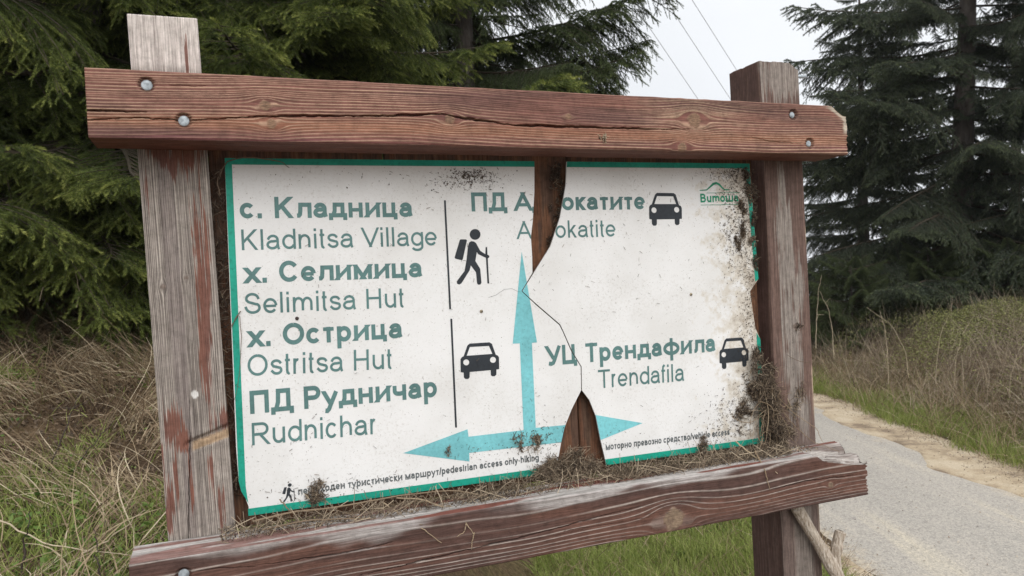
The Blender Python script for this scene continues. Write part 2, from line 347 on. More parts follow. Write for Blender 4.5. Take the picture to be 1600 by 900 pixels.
far_b = [make_bough("far_bough", L, 300 + i, h, m_needle_haze, K=52, nw=.0060, nlen=.026, gap=.065, sparse_in=.10, step=.036, fing=1.0, sec=.46) for i, (L, h) in enumerate([(2.4, .6), (3.0, .75), (3.4, .9)])]

def spruce(x, y, H, rad, trunk_r, boughs, label, zlo=.6, seed=0, n=96, lean=(0, 0), avoid=None, extra=(), top_bias=1.0, dead=14, pitch=(4, -14)):
    r = np.random.default_rng(seed)
    z0 = float(ground_z(x, y)) - .15
    root = empty("spruce_tree", (x, y, z0)); tag(root, label, "tree", "spruce trees around the clearing")
    zs = np.linspace(0, H, 26); k = 14; an = np.arange(k) * 2 * np.pi / k
    rr = trunk_r * (1 - zs / H * .97) + .10 * trunk_r * np.exp(-zs / .25) * 3
    V = np.stack([zs[:, None] * lean[0] + rr[:, None] * np.cos(an) * (1 + .06 * vn(an * 2, zs[:, None] * 2, seed)), zs[:, None] * lean[1] + rr[:, None] * np.sin(an), np.repeat(zs[:, None], k, 1)], -1).reshape(-1, 3)
    i = (np.arange(25)[:, None] * k + np.arange(k)).ravel(); j = (np.arange(25)[:, None] * k + (np.arange(k) + 1) % k).ravel()
    link("trunk", mesh_np("trunk", V, [np.stack([i, j, j + k, i + k], 1)], True), m_bark, root)
    crown = Acc()                                               # bare inner twigs and stubs belong to the crown itself
    st = r.uniform(zlo * .6, min(H * .6, 6), dead * 6); a = r.uniform(0, 6.283, len(st)); ll = r.uniform(.4, 1.6, len(st)); q = np.linspace(0, 1, 6)
    P = np.stack([st[:, None] * lean[0] + np.cos(a)[:, None] * ll[:, None] * q + r.normal(size=(len(st), 6)) * .025, st[:, None] * lean[1] + np.sin(a)[:, None] * ll[:, None] * q + r.normal(size=(len(st), 6)) * .025,
                  st[:, None] - .25 * ll[:, None] * q + r.normal(size=(len(st), 6)) * .03], -1)
    crown.tubes(P, np.linspace(.008, .002, 6)[None].repeat(len(st), 0), 0, 4)
    cr = link("crown", crown.mesh("crown"), m_twig, root)
    put = []
    for i in range(n - len(extra)):
        f = (i + .5) / n; z = zlo + (H - zlo - .2) * f ** top_bias
        q = (z - zlo) / (H - zlo); az = i * 2.39996 + r.normal() * .25
        ln = rad * (1 - q) ** .8 * r.uniform(.8, 1.12) * (1 if q > .06 else .9) + .25
        put.append((z, az, ln, math.radians(pitch[1] + (pitch[0] - pitch[1]) * 1.0 * q * 2.2 + r.normal() * 5)))
    put += list(extra)
    for z, az, ln, pit in put:
        me = boughs[int(r.integers(len(boughs)))]
        s = ln / max(v.co.x for v in me.vertices) if False else ln / me['len']
        o = bpy.data.objects.new("bough", me); C.objects.link(o); o.parent = cr
        o.location = (z * lean[0], z * lean[1], z); o.rotation_euler = (r.normal() * .12, -pit, az); sc_ = s * r.uniform(.92, 1.08); o.scale = (s, sc_, sc_)
    return root
for lst, Ls in ((near_b, (1.7, 2.2, 2.2, 2.7)), (mid_b, (1.9, 2.5, 2.9)), (far_b, (2.4, 3.0, 3.4))):
    for me, L in zip(lst, Ls): me['len'] = L

def px_xy(x, Y): p = at_depth(x, 430, Y); return float(p[0]), Y
TREES = [
    # px, Y, H, rad, trunk, boughs, label, kwargs
    (150, 6.2, 9, 2.7, .14, near_b, "fresh green spruce at the dry bank, its low boughs reaching left of the grey post", dict(zlo=1.15, seed=1, top_bias=1.7, n=100)),
    (-240, 6.4, 9, 2.8, .15, near_b, "green spruce cut by the photo's left edge above the straw bank", dict(zlo=1.25, seed=2, top_bias=1.6)),
    (470, 6.8, 9, 2.5, .13, near_b, "fresh green spruce rising directly behind the sign's lettered half", dict(zlo=.6, seed=3, top_bias=1.4, n=100)),
    (300, 9.5, 12, 3.4, .2, mid_b, "dark spruce half hidden in the gap between the two fresh green spruces", dict(zlo=1.0, seed=4, top_bias=1.3)),
    (-60, 9.5, 12, 3.4, .2, mid_b, "dark spruce in the deep shade behind the leftmost boughs", dict(zlo=1.0, seed=5, top_bias=1.3)),
    (735, 10.0, 12, 2.6, .17, mid_b, "dark spruce whose upper boughs reach out into the open sky", dict(zlo=.6, seed=6, n=100, top_bias=1.45, extra=((3.7, -.55, 2.5, .16), (4.4, -.35, 2.9, .24), (3.0, -.8, 2.2, .05), (4.0, -.15, 2.5, .2)))),
    (560, 12.5, 13, 3.6, .2, mid_b, "farther dark spruce showing between green spruce and open sky", dict(zlo=.5, seed=7, top_bias=1.2)),
    (1493, 16.5, 16, 4.5, .27, far_b, "tall blue-black spruce with a bare visible trunk beside the road", dict(zlo=.9, seed=8, lean=(.05, 0), n=98, top_bias=1.25, extra=((6.1, 3.05, 4.6, .02), (5.2, 3.3, 4.7, -.06), (4.3, 2.95, 4.6, -.08), (6.9, 3.3, 4.2, .05)))),
    (1680, 15.5, 13, 3.3, .2, far_b, "dark spruce at the right edge, in front of the tall trunk", dict(zlo=.6, seed=9, top_bias=1.25, n=70)),
    (1350, 21.5, 10, 3.4, .2, far_b, "distant dark spruce seen through the boughs left of the tall trunk", dict(zlo=.4, seed=10, top_bias=1.2, n=70)),
    (1590, 24.0, 13, 3.8, .22, far_b, "distant dark spruce seen through the boughs right of the tall trunk", dict(zlo=.4, seed=11, top_bias=1.2, n=70)),
]
for px, Y, H, rad, tr, bs, lab, kw in TREES:
    X, Y = px_xy(px, Y); spruce(X, Y, H, rad, tr, bs, lab, **kw)
for px, Y, H, rad, lab, sd in [(1330, 15.0, 2.2, 1.5, "low young spruce just right of the right post, above the weeds", 12), (1450, 15.4, 2.1, 1.7, "low young spruce in front of the tall spruce's trunk", 13),
                               (1575, 14.8, 2.1, 1.6, "low young spruce at the right edge behind the dry weeds", 14)]:
    X, Y = px_xy(px, Y); spruce(X, Y, H, rad, .035, mid_b, lab, zlo=.1, seed=sd, n=44, dead=3, pitch=(12, 0))

# ================================================================== GRASS AND WEEDS
m_straw = mat_attr("dry_straw", [(0, (.075, .048, .031)), (.35, (.185, .128, .08)), (.75, (.38, .295, .19)), (1, (.54, .46, .33))], .75, .15)
m_green = mat_attr("green_grass", [(0, (.105, .125, .032)), (.5, (.235, .295, .072)), (1, (.40, .43, .15))], .6, .3)
m_leafy = mat_attr("herb_leaf", [(0, (.06, .11, .025)), (.6, (.13, .21, .045)), (1, (.22, .29, .09))], .55, .3)
m_brush = mat_attr("weed_stem", [(0, (.10, .077, .06)), (.4, (.23, .18, .135)), (.8, (.40, .33, .24)), (1, (.52, .45, .34))], .8, .1)
def blades(acc, X, Y, ln, lean, wid, var, segs=5, curl=1.0, dz=0.0, comb=None):
    N = len(X); az = rng.uniform(0, 6.283, N); q = np.linspace(0, 1, segs)
    if comb is not None: az = 6.283 * 1.6 * vn(X * comb, Y * comb, 404) + rng.normal(0, .75, N)      # lodged together in swathes
    z = ground_z(X, Y) + dz
    th = lean[:, None] * (.35 + .65 * q[None] ** .8 * curl)           # angle from vertical grows to the tip
    ds = ln[:, None] / (segs - 1); h = np.cumsum(np.sin(th) * ds, 1) - np.sin(th[:, :1]) * ds; v = np.cumsum(np.cos(th) * ds, 1) - np.cos(th[:, :1]) * ds
    bend = rng.normal(size=(N, 1)) * .45 * q[None] ** 1.5
    P = np.stack([X[:, None] + np.cos(az[:, None] + bend) * h, Y[:, None] + np.sin(az[:, None] + bend) * h, z[:, None] + v], -1)
    gz = ground_z(P[..., 0], P[..., 1]) + .004; P[..., 2] = np.maximum(P[..., 2], gz)
    W = wid[:, None] * (1 - .8 * q[None] ** 2)
    acc.ribbons(P, W, var, np.array([0, 0, 1.]) + rng.normal(size=(N, 1, 3)) * .6)
def scatter(n, x0, x1, y0, y1, dens):
    X = rng.uniform(x0, x1, n); Y = rng.uniform(y0, y1, n); k = rng.random(n) < dens(X, Y); return X[k], Y[k]
# --- left bank: lodged straw
left = lambda X, Y: ((X < -.30 * Y + .1) & (X > -.86 * Y - .3)).astype(float)
a = Acc()
clump_n = lambda X, Y: sm(.38, .62, fbm(X * 3.1, Y * 3.1, 51, 2))
gpatch = lambda X, Y: sm(.50, .64, fbm(X * 2.1 + 9, Y * 2.1, 77) + .12 * sm(3.3, 2.4, Y) - .15 * sm(3.0, 4.0, Y))
X, Y = scatter(140000, -6, .3, 1.4, 7.5, lambda X, Y: left(X, Y) * (.10 + .75 * clump_n(X, Y)) * (1 - .55 * gpatch(X, Y)))
N = len(X); blades(a, X, Y, rng.uniform(.06, .36, N) * (1 + .9 * (rng.random(N) < .025)), rng.uniform(.85, 1.9, N), rng.uniform(.0024, .0056, N), np.clip(rng.normal(.54, .27, N) + .15 * (clump_n(X, Y) - .5), 0, 1), 7, comb=1.3)
tag(link("dry_grass", a.mesh("dry_grass"), m_straw), "tangled pale straw lying flat over the bank left of the sign", "grass", kind='stuff')
# fallen leaves and bits between the straw
a = Acc()
X, Y = scatter(70000, -6, .3, 1.4, 7.5, left); N = len(X); m_litter = mat_attr("leaf_litter", [(0, (.05, .037, .028)), (.5, (.15, .108, .075)), (1, (.31, .235, .16))], .9, .1)
LITTER = (X, Y)
# --- left bank: green grass in patches
a = Acc()
X, Y = scatter(100000, -4.5, .3, 1.3, 6.0, lambda X, Y: left(X, Y) * (.03 + .9 * gpatch(X, Y)) * sm(5.6, 4.0, Y)); N = len(X)
blades(a, X, Y, rng.uniform(.04, .15, N), rng.uniform(.3, 1.4, N), rng.uniform(.0024, .0048, N), np.clip(rng.normal(.55, .25, N), 0, 1), 4)
# strip beyond the road, verge behind the sign
X, Y = scatter(170000, .1, 2.0, 2.6, 9.5, lambda X, Y: (X < 1.72 + .5 * (vn(Y * 3, 0 * Y, 5) - .5)) * (.25 + .9 * sm(.35, .55, fbm(X * 2.2, Y * 2.2, 13)))); N = len(X)
blades(a, X, Y, rng.uniform(.05, .15, N), rng.uniform(.1, 1.2, N), rng.uniform(.003, .0062, N), np.clip(rng.normal(.55, .25, N), 0, 1), 4)
X, Y = scatter(150000, 4.45, 6.6, 5.5, 16, lambda X, Y: sm(4.55, 4.85, X + (fbm(X * 2, Y * 2, 3) - .5) * .5) * .95); N = len(X)
blades(a, X, Y, rng.uniform(.06, .17, N), rng.uniform(.1, 1.0, N), rng.uniform(.003, .006, N), np.clip(rng.normal(.52, .25, N), 0, 1), 4)
tag(link("green_grass", a.mesh("green_grass"), m_green), "short fresh green grass in patches on bank and verges", "grass", kind='stuff')
# --- straw among the far verge grass and behind the sign
a = Acc()
X, Y = scatter(16000, .1, 2.1, 2.6, 9.5, lambda X, Y: .5 + 0 * X); N = len(X)
blades(a, X, Y, rng.uniform(.08, .3, N), rng.uniform(.6, 1.7, N), rng.uniform(.002, .004, N), np.clip(rng.normal(.5, .2, N), 0, 1), 5)
X, Y = scatter(40000, 4.6, 9, 5.5, 16, lambda X, Y: .25 + .75 * sm(4.7, 6.0, X)); N = len(X)
blades(a, X, Y, rng.uniform(.15, .6, N), rng.uniform(.4, 1.6, N), rng.uniform(.003, .006, N), np.clip(rng.normal(.5, .2, N), 0, 1), 5)
tag(link("dry_grass", a.mesh("dry_grass"), m_straw), "sparse dry straw mixed into the verge grass along the road", "grass", kind='stuff')
# --- low herb leaves on the left bank
def leaves(acc, X, Y, zoff, size, var, up_=.8):
    N = len(X); az = rng.uniform(0, 6.283, N); n = nrm(np.c_[rng.normal(size=(N, 2)) * .55, np.full(N, up_)])
    d = np.c_[np.cos(az), np.sin(az), np.zeros(N)]; d = nrm(d - n * (d * n).sum(1, keepdims=True)); s_ = np.cross(n, d)
    c = np.c_[X, Y, ground_z(X, Y) + zoff]; L = size[:, None]
    V = np.stack([c - d * L * .5, c + s_ * L * .28 - n * L * .05, c + d * L * .5 - n * L * .12, c - s_ * L * .28 - n * L * .05], 1).reshape(-1, 3)
    acc.add(V, np.arange(4 * N).reshape(-1, 4), np.repeat(var, 4))
a = Acc()
X, Y = scatter(40000, -4.4, .2, 1.4, 5.5, lambda X, Y: left(X, Y) * sm(.48, .6, fbm(X * 2.3 + 4, Y * 2.3, 91)) * (.15 + .85 * gpatch(X, Y))); N = len(X)
leaves(a, X, Y, rng.uniform(.01, .09, N), rng.uniform(.012, .036, N), np.clip(rng.normal(.5, .25, N), 0, 1))
X, Y = scatter(26000, .2, 1.8, 2.6, 9, lambda X, Y: sm(.5, .62, fbm(X * 2.3 + 4, Y * 2.3, 92))); N = len(X)
leaves(a, X, Y, rng.uniform(.01, .07, N), rng.uniform(.012, .036, N), np.clip(rng.normal(.5, .25, N), 0, 1))
b2 = Acc(); X, Y = LITTER; N = len(X); leaves(b2, X, Y, rng.uniform(.004, .02, N), rng.uniform(.008, .035, N), np.clip(rng.normal(.4, .25, N), 0, 1))
tag(link("leaf_litter", b2.mesh("leaf_litter"), m_litter), "brown fallen leaves and bits between the straw", "leaf litter", kind='stuff')
tag(link("ground_herbs", a.mesh("ground_herbs"), m_leafy), "small fresh herb leaves between the straw on the bank", "herbs", kind='stuff')
# --- thicket beyond the road
a = Acc(); edge_ = lambda X, Y: X + (fbm(X, Y, 8) - .5) * 1.0
X, Y = scatter(42000, 4.9, 12.5, 6.0, 16, lambda X, Y: sm(5.1, 5.7, edge_(X, Y)) * (.35 + .65 * clump_n(X * .5, Y * .5))); N = len(X)
blades(a, X, Y, rng.uniform(.35, 1.35, N) * (.52 + .6 * fbm(X * .8, Y * .8, 5)) * (.5 + .5 * sm(5.2, 6.6, X)), rng.uniform(.25, 2.0, N), rng.uniform(.004, .010, N), np.clip(rng.normal(.52, .26, N), 0, 1), 7, comb=.7)
tag(link("dry_weeds", a.mesh("dry_weeds"), m_brush), "thicket of dry brown weed stalks beyond the road under the dark spruces", "weeds", kind='stuff')
a = Acc()
X, Y = scatter(230000, 5.3, 12.5, 6.0, 16, lambda X, Y: sm(5.5, 6.5, edge_(X, Y)) * (.12 + .88 * sm(.40, .58, fbm(X * 1.1, Y * 1.1, 61)))); N = len(X)
leaves(a, X, Y, rng.uniform(.15, 1.0, N) ** .45 * (.45 + .65 * fbm(X * .8, Y * .8, 5)) * (.4 + .6 * sm(5.4, 6.6, X)), rng.uniform(.016, .040, N), np.clip(rng.normal(.55, .25, N), 0, 1), .5)
m_dull = mat_attr("bush_leaf", [(0, (.08, .085, .035)), (.5, (.185, .195, .07)), (1, (.32, .32, .13))], .7, .25)
tag(link("low_shrubbery", a.mesh("low_shrubbery"), m_dull), "yellow green leafy scrub growing through the dry weeds beyond the road", "scrub", kind='stuff')

# individual bare stalks standing in the grass on the left bank and beyond the road
m_stalk = mat_plain("dark_stalk", (.06, .045, .038), .8, var=.3, scale=40)
m_pale = mat_plain("pale_stalk", (.42, .35, .25), .8, var=.25, scale=40)
def stalk(pts, r0, mat, label, side=0, name="bare_stalk", group="bare stalks on the left bank"):
    P = np.array([at_depth(*p) for p in pts]); q = np.linspace(0, 1, 14); s = np.linspace(0, 1, len(P))
    Q = np.stack([np.interp(q, s, P[:, k]) for k in range(3)], -1); Q[1:-1] += rng.normal(size=(12, 3)) * .003
    base = Q[0].copy(); acc = Acc(); acc.tubes((Q - base)[None], (r0 * (1 - .65 * q))[None], 0, 6)
    for k in range(side):
        i = int(rng.integers(4, 12)); d = nrm(rng.normal(size=3) * [1, .4, .3] + [0, 0, .8]); l = rng.uniform(.03, .10)
        acc.tubes(np.stack([Q[i] - base, Q[i] - base + d * l * .5, Q[i] - base + d * l + [0, 0, -.004]])[None], np.array([[r0 * .5, r0 * .4, r0 * .2]]), 0, 4)
    o = link(name, acc.mesh(name, True), mat); o.location = base; tag(o, label, "stalk", group); return o
stalk([(72, 745, 3.1), (100, 680, 3.1), (112, 640, 3.12), (128, 608, 3.15)], .0035, m_stalk, "dark curved stalk rising highest from the green patch on the bank", 2)
stalk([(108, 752, 2.9), (128, 715, 2.9), (160, 678, 2.92), (176, 660, 2.95)], .003, m_stalk, "dark stalk slanting right just left of the grey post", 1)
stalk([(34, 905, 2.3), (38, 860, 2.3), (46, 815, 2.3), (47, 798, 2.3)], .0035, m_stalk, "short dark stalk near the photo's bottom left corner")
stalk([(157, 905, 2.25), (152, 865, 2.25), (146, 825, 2.25)], .003, m_stalk, "short dark stalk standing next to the bottom beam's left end")
stalk([(128, 865, 2.35), (170, 845, 2.32), (205, 815, 2.3), (227, 797, 2.3)], .003, m_pale, "pale straw stalk leaning up towards the foot of the grey post", 0, "straw_stalk", "pale straw stalks on the left bank")
stalk([(-5, 812, 2.5), (70, 852, 2.4), (140, 862, 2.35), (205, 868, 2.3)], .003, m_pale, "long pale straw stalk lying level across the bottom left corner", 0, "straw_stalk", "pale straw stalks on the left bank")
stalk([(120, 480, 4.6), (124, 450, 4.6), (116, 420, 4.6), (103, 405, 4.6)], .004, m_pale, "pale forked stalk in front of the dark hollow under the boughs", 4, "straw_stalk", "pale straw stalks on the left bank")
stalk([(62, 470, 4.8), (70, 440, 4.8), (60, 415, 4.8), (52, 395, 4.8)], .0035, m_pale, "thin pale stalk with buds at the left of the dark hollow", 5, "straw_stalk", "pale straw stalks on the left bank")
for i, (x, y0, y1, Y) in enumerate([(1275, 545, 430, 9.2), (1303, 560, 455, 9.4), (1420, 590, 480, 9.6), (1462, 600, 490, 9.9), (1490, 610, 495, 9.8), (1388, 600, 485, 9.3), (1545, 640, 500, 9.4), (1575, 640, 520, 9.0)]):
    dx = [4, -10, -30, 10, 14, -6, -26, 18][i]
    stalk([(x, y0, Y), (x + dx * .2, y0 * .6 + y1 * .4, Y), (x + dx * .9, y0 * .25 + y1 * .75, Y), (x + dx * 2.2, y1, Y)], .0042, m_pale, "tall pale weed stalk standing above the thicket beyond the road", 3, "weed_stalk", "tall weed stalks beyond the road")

# gravel, crumbs and dead leaves along the road edges
a = Acc()
for n_, x0, x1, y1 in ((9000, 4.3, 5.1, 14), (2600, 1.9, 2.35, 9), (500, 2.3, 4.3, 10)):
    X = rng.normal((x0 + x1) / 2, (x1 - x0) / 4, n_) if n_ != 500 else rng.uniform(x0, x1, n_); Y = rng.uniform(3.2, y1, n_); leaves(a, X, Y, np.full(n_, .016), rng.uniform(.005, .024, n_) ** 1.0, np.clip(rng.normal(.5, .3, n_), 0, 1), 1.2)
m_grav = mat_attr("road_crumbs", [(0, (.06, .045, .035)), (.4, (.20, .15, .11)), (.7, (.36, .31, .25)), (1, (.52, .46, .38))], .9, 0)
tag(link("gravel", a.mesh("gravel"), m_grav), "gravel crumbs and dead leaf bits scattered along the road edges", "gravel", kind='stuff')
# stone showing under the bottom beam
def rock(name, p, size, seed, mat, label):
    bm = bmesh.new(); bmesh.ops.create_icosphere(bm, subdivisions=4, radius=1)
    for v in bm.verts:
        c = v.co; k = 1 + .5 * (float(fbm(c.x * 1.6 + seed, c.y * 1.6 + c.z, seed)) - .5) + .12 * (float(fbm(c.x * 6, c.y * 6 + c.z * 5, seed + 3)) - .5)
        v.co = Vector((c.x * size[0] * k, c.y * size[1] * k, max(c.z, -.5) * size[2] * k))
    me = bpy.data.meshes.new(name); bm.to_mesh(me); bm.free(); me.polygons.foreach_set("use_smooth", [True] * len(me.polygons))
    o = link(name, me, mat); o.location = p; tag(o, label, "stone"); return o
m_stone = mat_plain("pink_stone", (.40, .29, .24), .9, var=.35, scale=9)
p = at_depth(835, 893, 4.9); gz = float(ground_z(p[0], p[1])); rock("stone", (p[0], p[1], gz + .05), (.13, .11, .10), 5, m_stone, "pinkish stone in the grass below the bottom beam")

# overhead cables
m_cable = mat_plain("cable", (.46, .47, .48), .6, var=.05)
for (xa, ya, xb, yb), lab in zip([(1060, -34, 1240, 250), (1012, -42, 1240, 305), (955, -45, 1240, 375)],
                                 ["overhead cable highest and rightmost in the sky", "overhead cable in the middle of the three in the sky", "overhead cable lowest, nearest the dark spruce's reaching bough"]):
    A = at_depth(xa, ya, 26); B = at_depth(xb, yb, 62); d = B - A; A2 = A - d * .6; B2 = B + d * 1.2; q = np.linspace(0, 1, 40)[:, None]
    P = A2 + (B2 - A2) * q; P[:, 2] -= 0.0
    acc = Acc(); acc.tubes((P - A2)[None], np.full((1, 40), .0125), 0, 6); o = link("overhead_cable", acc.mesh("overhead_cable", True), m_cable); o.location = A2
    tag(o, lab, "cable", "overhead cables in the sky")

# ================================================================== THE SIGN
V0 = -1.25                                                       # where the local origin sits on the sign plane (at the ground)
def s2w(s): return M @ (R_SIGN @ (np.asarray(s, float) - C_SIGN)) + np.array([0, 0, EYE])
org = s2w([.77, V0, 0]); gz = ground_z(org[0], org[1])
ax_u = M @ R_SIGN[:, 0]; ax_v = M @ R_SIGN[:, 1]; ax_n = M @ R_SIGN[:, 2]
sm_ = np.eye(4); sm_[:3, 0] = ax_u; sm_[:3, 1] = -ax_n; sm_[:3, 2] = ax_v; sm_[:3, 3] = org
SIGN_M = Matrix(sm_.tolist())
sign = empty("trail_sign"); sign.matrix_world = SIGN_M
tag(sign, "weathered red brown wooden trail sign with a cracked white lettered panel", "sign")
def loc(u, v, n): return np.stack(np.broadcast_arrays(np.asarray(u, float) - .77, -np.asarray(n, float), np.asarray(v, float) - V0), -1)   # sign (along, up, out) -> root-local

def wood_mat(name, scale):
    m, t, b = new_mat(name)
    at = N_(t, "ShaderNodeAttribute", attribute_name='albedo'); tx = t.nodes.new("ShaderNodeTexCoord"); mp = t.nodes.new("ShaderNodeMapping"); mp.inputs['Scale'].default_value = scale
    no = N_(t, "ShaderNodeTexNoise", Scale=1.0, Detail=5.0, Roughness=.7); n2 = N_(t, "ShaderNodeTexNoise", Scale=55.0, Detail=8.0, Roughness=.75)
    t.links.new(tx.outputs['Object'], mp.inputs[0]); t.links.new(mp.outputs[0], no.inputs['Vector']); t.links.new(tx.outputs['Object'], n2.inputs['Vector'])
    r = ramp_node(t, [(.30, (.58, .56, .55)), (.5, (1, 1, 1)), (.70, (1.38, 1.4, 1.4))]); t.links.new(no.outputs['Fac'], r.inputs[0])
    r2 = ramp_node(t, [(.34, (.74, .74, .74)), (.5, (1, 1, 1)), (.68, (1.18, 1.18, 1.2))]); t.links.new(n2.outputs['Fac'], r2.inputs[0])
    mm = N_(t, "ShaderNodeMix", data_type='RGBA', blend_type='MULTIPLY'); mm.inputs['Factor'].default_value = 1
    m2 = N_(t, "ShaderNodeMix", data_type='RGBA', blend_type='MULTIPLY'); m2.inputs['Factor'].default_value = 1
    t.links.new(at.outputs['Color'], mm.inputs['A']); t.links.new(r.outputs[0], mm.inputs['B']); t.links.new(mm.outputs['Result'], m2.inputs['A']); t.links.new(r2.outputs[0], m2.inputs['B'])
    t.links.new(m2.outputs['Result'], b.inputs['Base Color'])
    ra = N_(t, "ShaderNodeAttribute", attribute_name='stain'); rr = N_(t, "ShaderNodeMapRange"); rr.inputs['To Min'].default_value = .9; rr.inputs['To Max'].default_value = .7
    t.links.new(ra.outputs['Fac'], rr.inputs[0]); t.links.new(rr.outputs[0], b.inputs['Roughness']); b.inputs['Specular IOR Level'].default_value = .22
    bp = N_(t, "ShaderNodeBump", Strength=.5, Distance=.0015); t.links.new(no.outputs['Fac'], bp.inputs['Height']); t.links.new(bp.outputs[0], b.inputs['Normal'])
    return m
m_wood = wood_mat("weathered_wood_lying", (16, 340, 340)); m_wood_up = wood_mat("weathered_wood_upright", (340, 340, 14))

def wood_block(name, L, W, D, to_sign, color_fn, pith, period, seed, knots=(), cracks=(), holes=(), ds=.0028, da=.0010, r=.004, clip_fn=None, warp=.004, lw=.16, mat=None, parent=None, label=None):
    """s along, a across the front face (0..W), b depth (0 front .. -D).  Returns the linked part."""
    na = int(W / da); nd = int(D / (da * 1.5)); nb = 8
    ring = np.concatenate([np.c_[np.linspace(0, W, na, endpoint=False), np.zeros(na)], np.c_[np.full(nd, W), np.linspace(0, -D, nd, endpoint=False)],
                           np.c_[np.linspace(W, 0, nb, endpoint=False), np.full(nb, -D)], np.c_[np.zeros(nd), np.linspace(-D, 0, nd, endpoint=False)]])
    nr = len(ring); inner = np.c_[np.clip(ring[:, 0], r, W - r), np.clip(ring[:, 1], -D + r, -r)]
    dv = ring - inner; nv = dv / (np.linalg.norm(dv, axis=1, keepdims=True) + 1e-9); ring = inner + nv * r
    S = np.linspace(0, L, int(L / ds)); ns = len(S)
    s = np.repeat(S[:, None], nr, 1); a = np.repeat(ring[None, :, 0], ns, 0); b = np.repeat(ring[None, :, 1], ns, 0); nva = np.repeat(nv[None], ns, 0)
    # end caps: shrinking rings
    caps = []
    for end, s0 in ((0, 0.0), (1, L)):
        for k in (.9, .7, .45, .2, .02):
            caps.append((s0 + (0.0), W / 2 + (ring[:, 0] - W / 2) * k, -D / 2 + (ring[:, 1] + D / 2) * k))
    s = np.concatenate([s] + [np.full((1, nr), c[0]) for c in caps]); a = np.concatenate([a] + [c[1][None] for c in caps]); b = np.concatenate([b] + [c[2][None] for c in caps])
    nva = np.concatenate([nva, np.zeros((len(caps), nr, 2))])
    # ---- growth rings
    wa = (fbm(s * 1.6, 0 * s + 3.1, seed, 3) - .5) * warp * 8; wb = (fbm(s * 1.3, 0 * s + 8.7, seed + 5, 3) - .5) * warp * 8
    ae = a.copy(); kmask = np.zeros_like(a); kring = np.zeros_like(a)
    for (ks, ka, kr) in knots:
        ds_ = (s - ks) * .55; da_ = a - ka; rho = np.hypot(ds_, da_) + 1e-6
        infl = np.exp(-(rho / (5 * kr)) ** 2) * np.exp(-(b / .05) ** 2)
        ae = ae - da_ * np.minimum(.97, (kr * 1.15 / rho) ** 2) * infl
        rk = np.hypot(s - ks, a - ka) * (1 + .25 * (fbm(s * 130, a * 130, seed + 7) - .5)); ins = sm(kr * 1.1, kr * .8, rk * (1 + .5 * (fbm(s * 60, a * 60, seed + 8) - .5))) * np.exp(-(b / .03) ** 2); kmask = np.maximum(kmask, ins); kring = np.where(ins > .3, rk, kring)
    rad = np.hypot(ae - pith[0] - wa, b - pith[1] - wb) + (fbm(s * 7, ae * 60, seed + 9, 2) - .5) * .0016
    ph = rad / period + 1.4 * vn(rad / period * .37, 0 * rad, seed + 2) ; ph = np.where(kmask > .3, kring / .0022, ph)
    fr = ph - np.floor(ph); late = np.exp(-((fr - .80) / lw) ** 2)          # thin hard line at the end of each ring
    fib = fbm(s * 14, ae * 900, seed + 21, 2)                                  # fine fibres along the grain
    cv = np.zeros_like(a); front = sm(-.006, -.001, b)
    for pts, wd, dep in cracks:
        pts = np.asarray(pts); ok = (s >= pts[0, 0]) & (s <= pts[-1, 0]); ac = np.interp(s, pts[:, 0], pts[:, 1]) + (fbm(s * 90, 0 * s, seed + 31) - .5) * .0030
        q = np.clip((s - pts[0, 0]) / (pts[-1, 0] - pts[0, 0]), 0, 1); wl = wd * (.25 + .75 * np.sin(np.pi * q) ** .6) * (.45 + 1.1 * vn(s * 16, 0 * s, seed + 41))
        cv = np.maximum(cv, dep * sm(1.0, .45, np.abs(a - ac) / wl) * ok * front)
    for (hs, ha, hr, dep) in holes:
        cv = np.maximum(cv, dep * sm(hr * 1.12, hr * .95, np.hypot(s - hs, a - ha)) * front)
    disp = .0007 * late - .0004 + .0012 * (fbm(s * 3, a * 25, seed + 51, 2) - .5) + .0005 * (fib - .5) - cv + kmask * .0008
    A2 = a + nva[..., 0] * disp; B2 = b + nva[..., 1] * disp
    if clip_fn is not None: s2, A2, B2, fresh = clip_fn(s, A2, B2)
    else: s2, fresh = s, np.zeros_like(s)
    col, stain = color_fn(s, a, b, late, fib, kmask, fresh, cv)
    V = loc(*to_sign(s2, A2, B2)).reshape(-1, 3)
    i = (np.arange(ns - 1)[:, None] * nr + np.arange(nr)).ravel(); j = (np.arange(ns - 1)[:, None] * nr + (np.arange(nr) + 1) % nr).ravel()
    fs = [np.stack([i, j, j + nr, i + nr], 1)]
    def joinr(r0, r1, flip):
        x = r0 * nr + np.arange(nr); y = r0 * nr + (np.arange(nr) + 1) % nr; x1 = r1 * nr + np.arange(nr); y1 = r1 * nr + (np.arange(nr) + 1) % nr
        q = np.stack([x, y, y1, x1], 1); return q[:, ::-1] if flip else q
    rows = [0] + [ns + k for k in range(5)]
    for x0, x1 in zip(rows, rows[1:]): fs.append(joinr(x0, x1, True))
    rows = [ns - 1] + [ns + 5 + k for k in range(5)]
    for x0, x1 in zip(rows, rows[1:]): fs.append(joinr(x0, x1, False))
    me = mesh_np(name, V, fs, True, {'albedo': col.reshape(-1, 3), 'stain': stain.ravel()})
    o = link(name, me, mat or m_wood, parent or sign)
    if label: o['label'] = label
    return o
def mixc(c0, c1, f): return np.asarray(c0) * (1 - f[..., None]) + np.asarray(c1) * f[..., None]
def blob(x, y, cx, cy, rx, ry): return np.exp(-(((x - cx) / rx) ** 2 + ((y - cy) / ry) ** 2))

GREY_L, GREY_D = np.array([.43, .38, .335]), np.array([.10, .082, .074])
RED, REDD, PALE = np.array([.172, .073, .057]), np.array([.110, .052, .046]), np.array([.44, .29, .20])

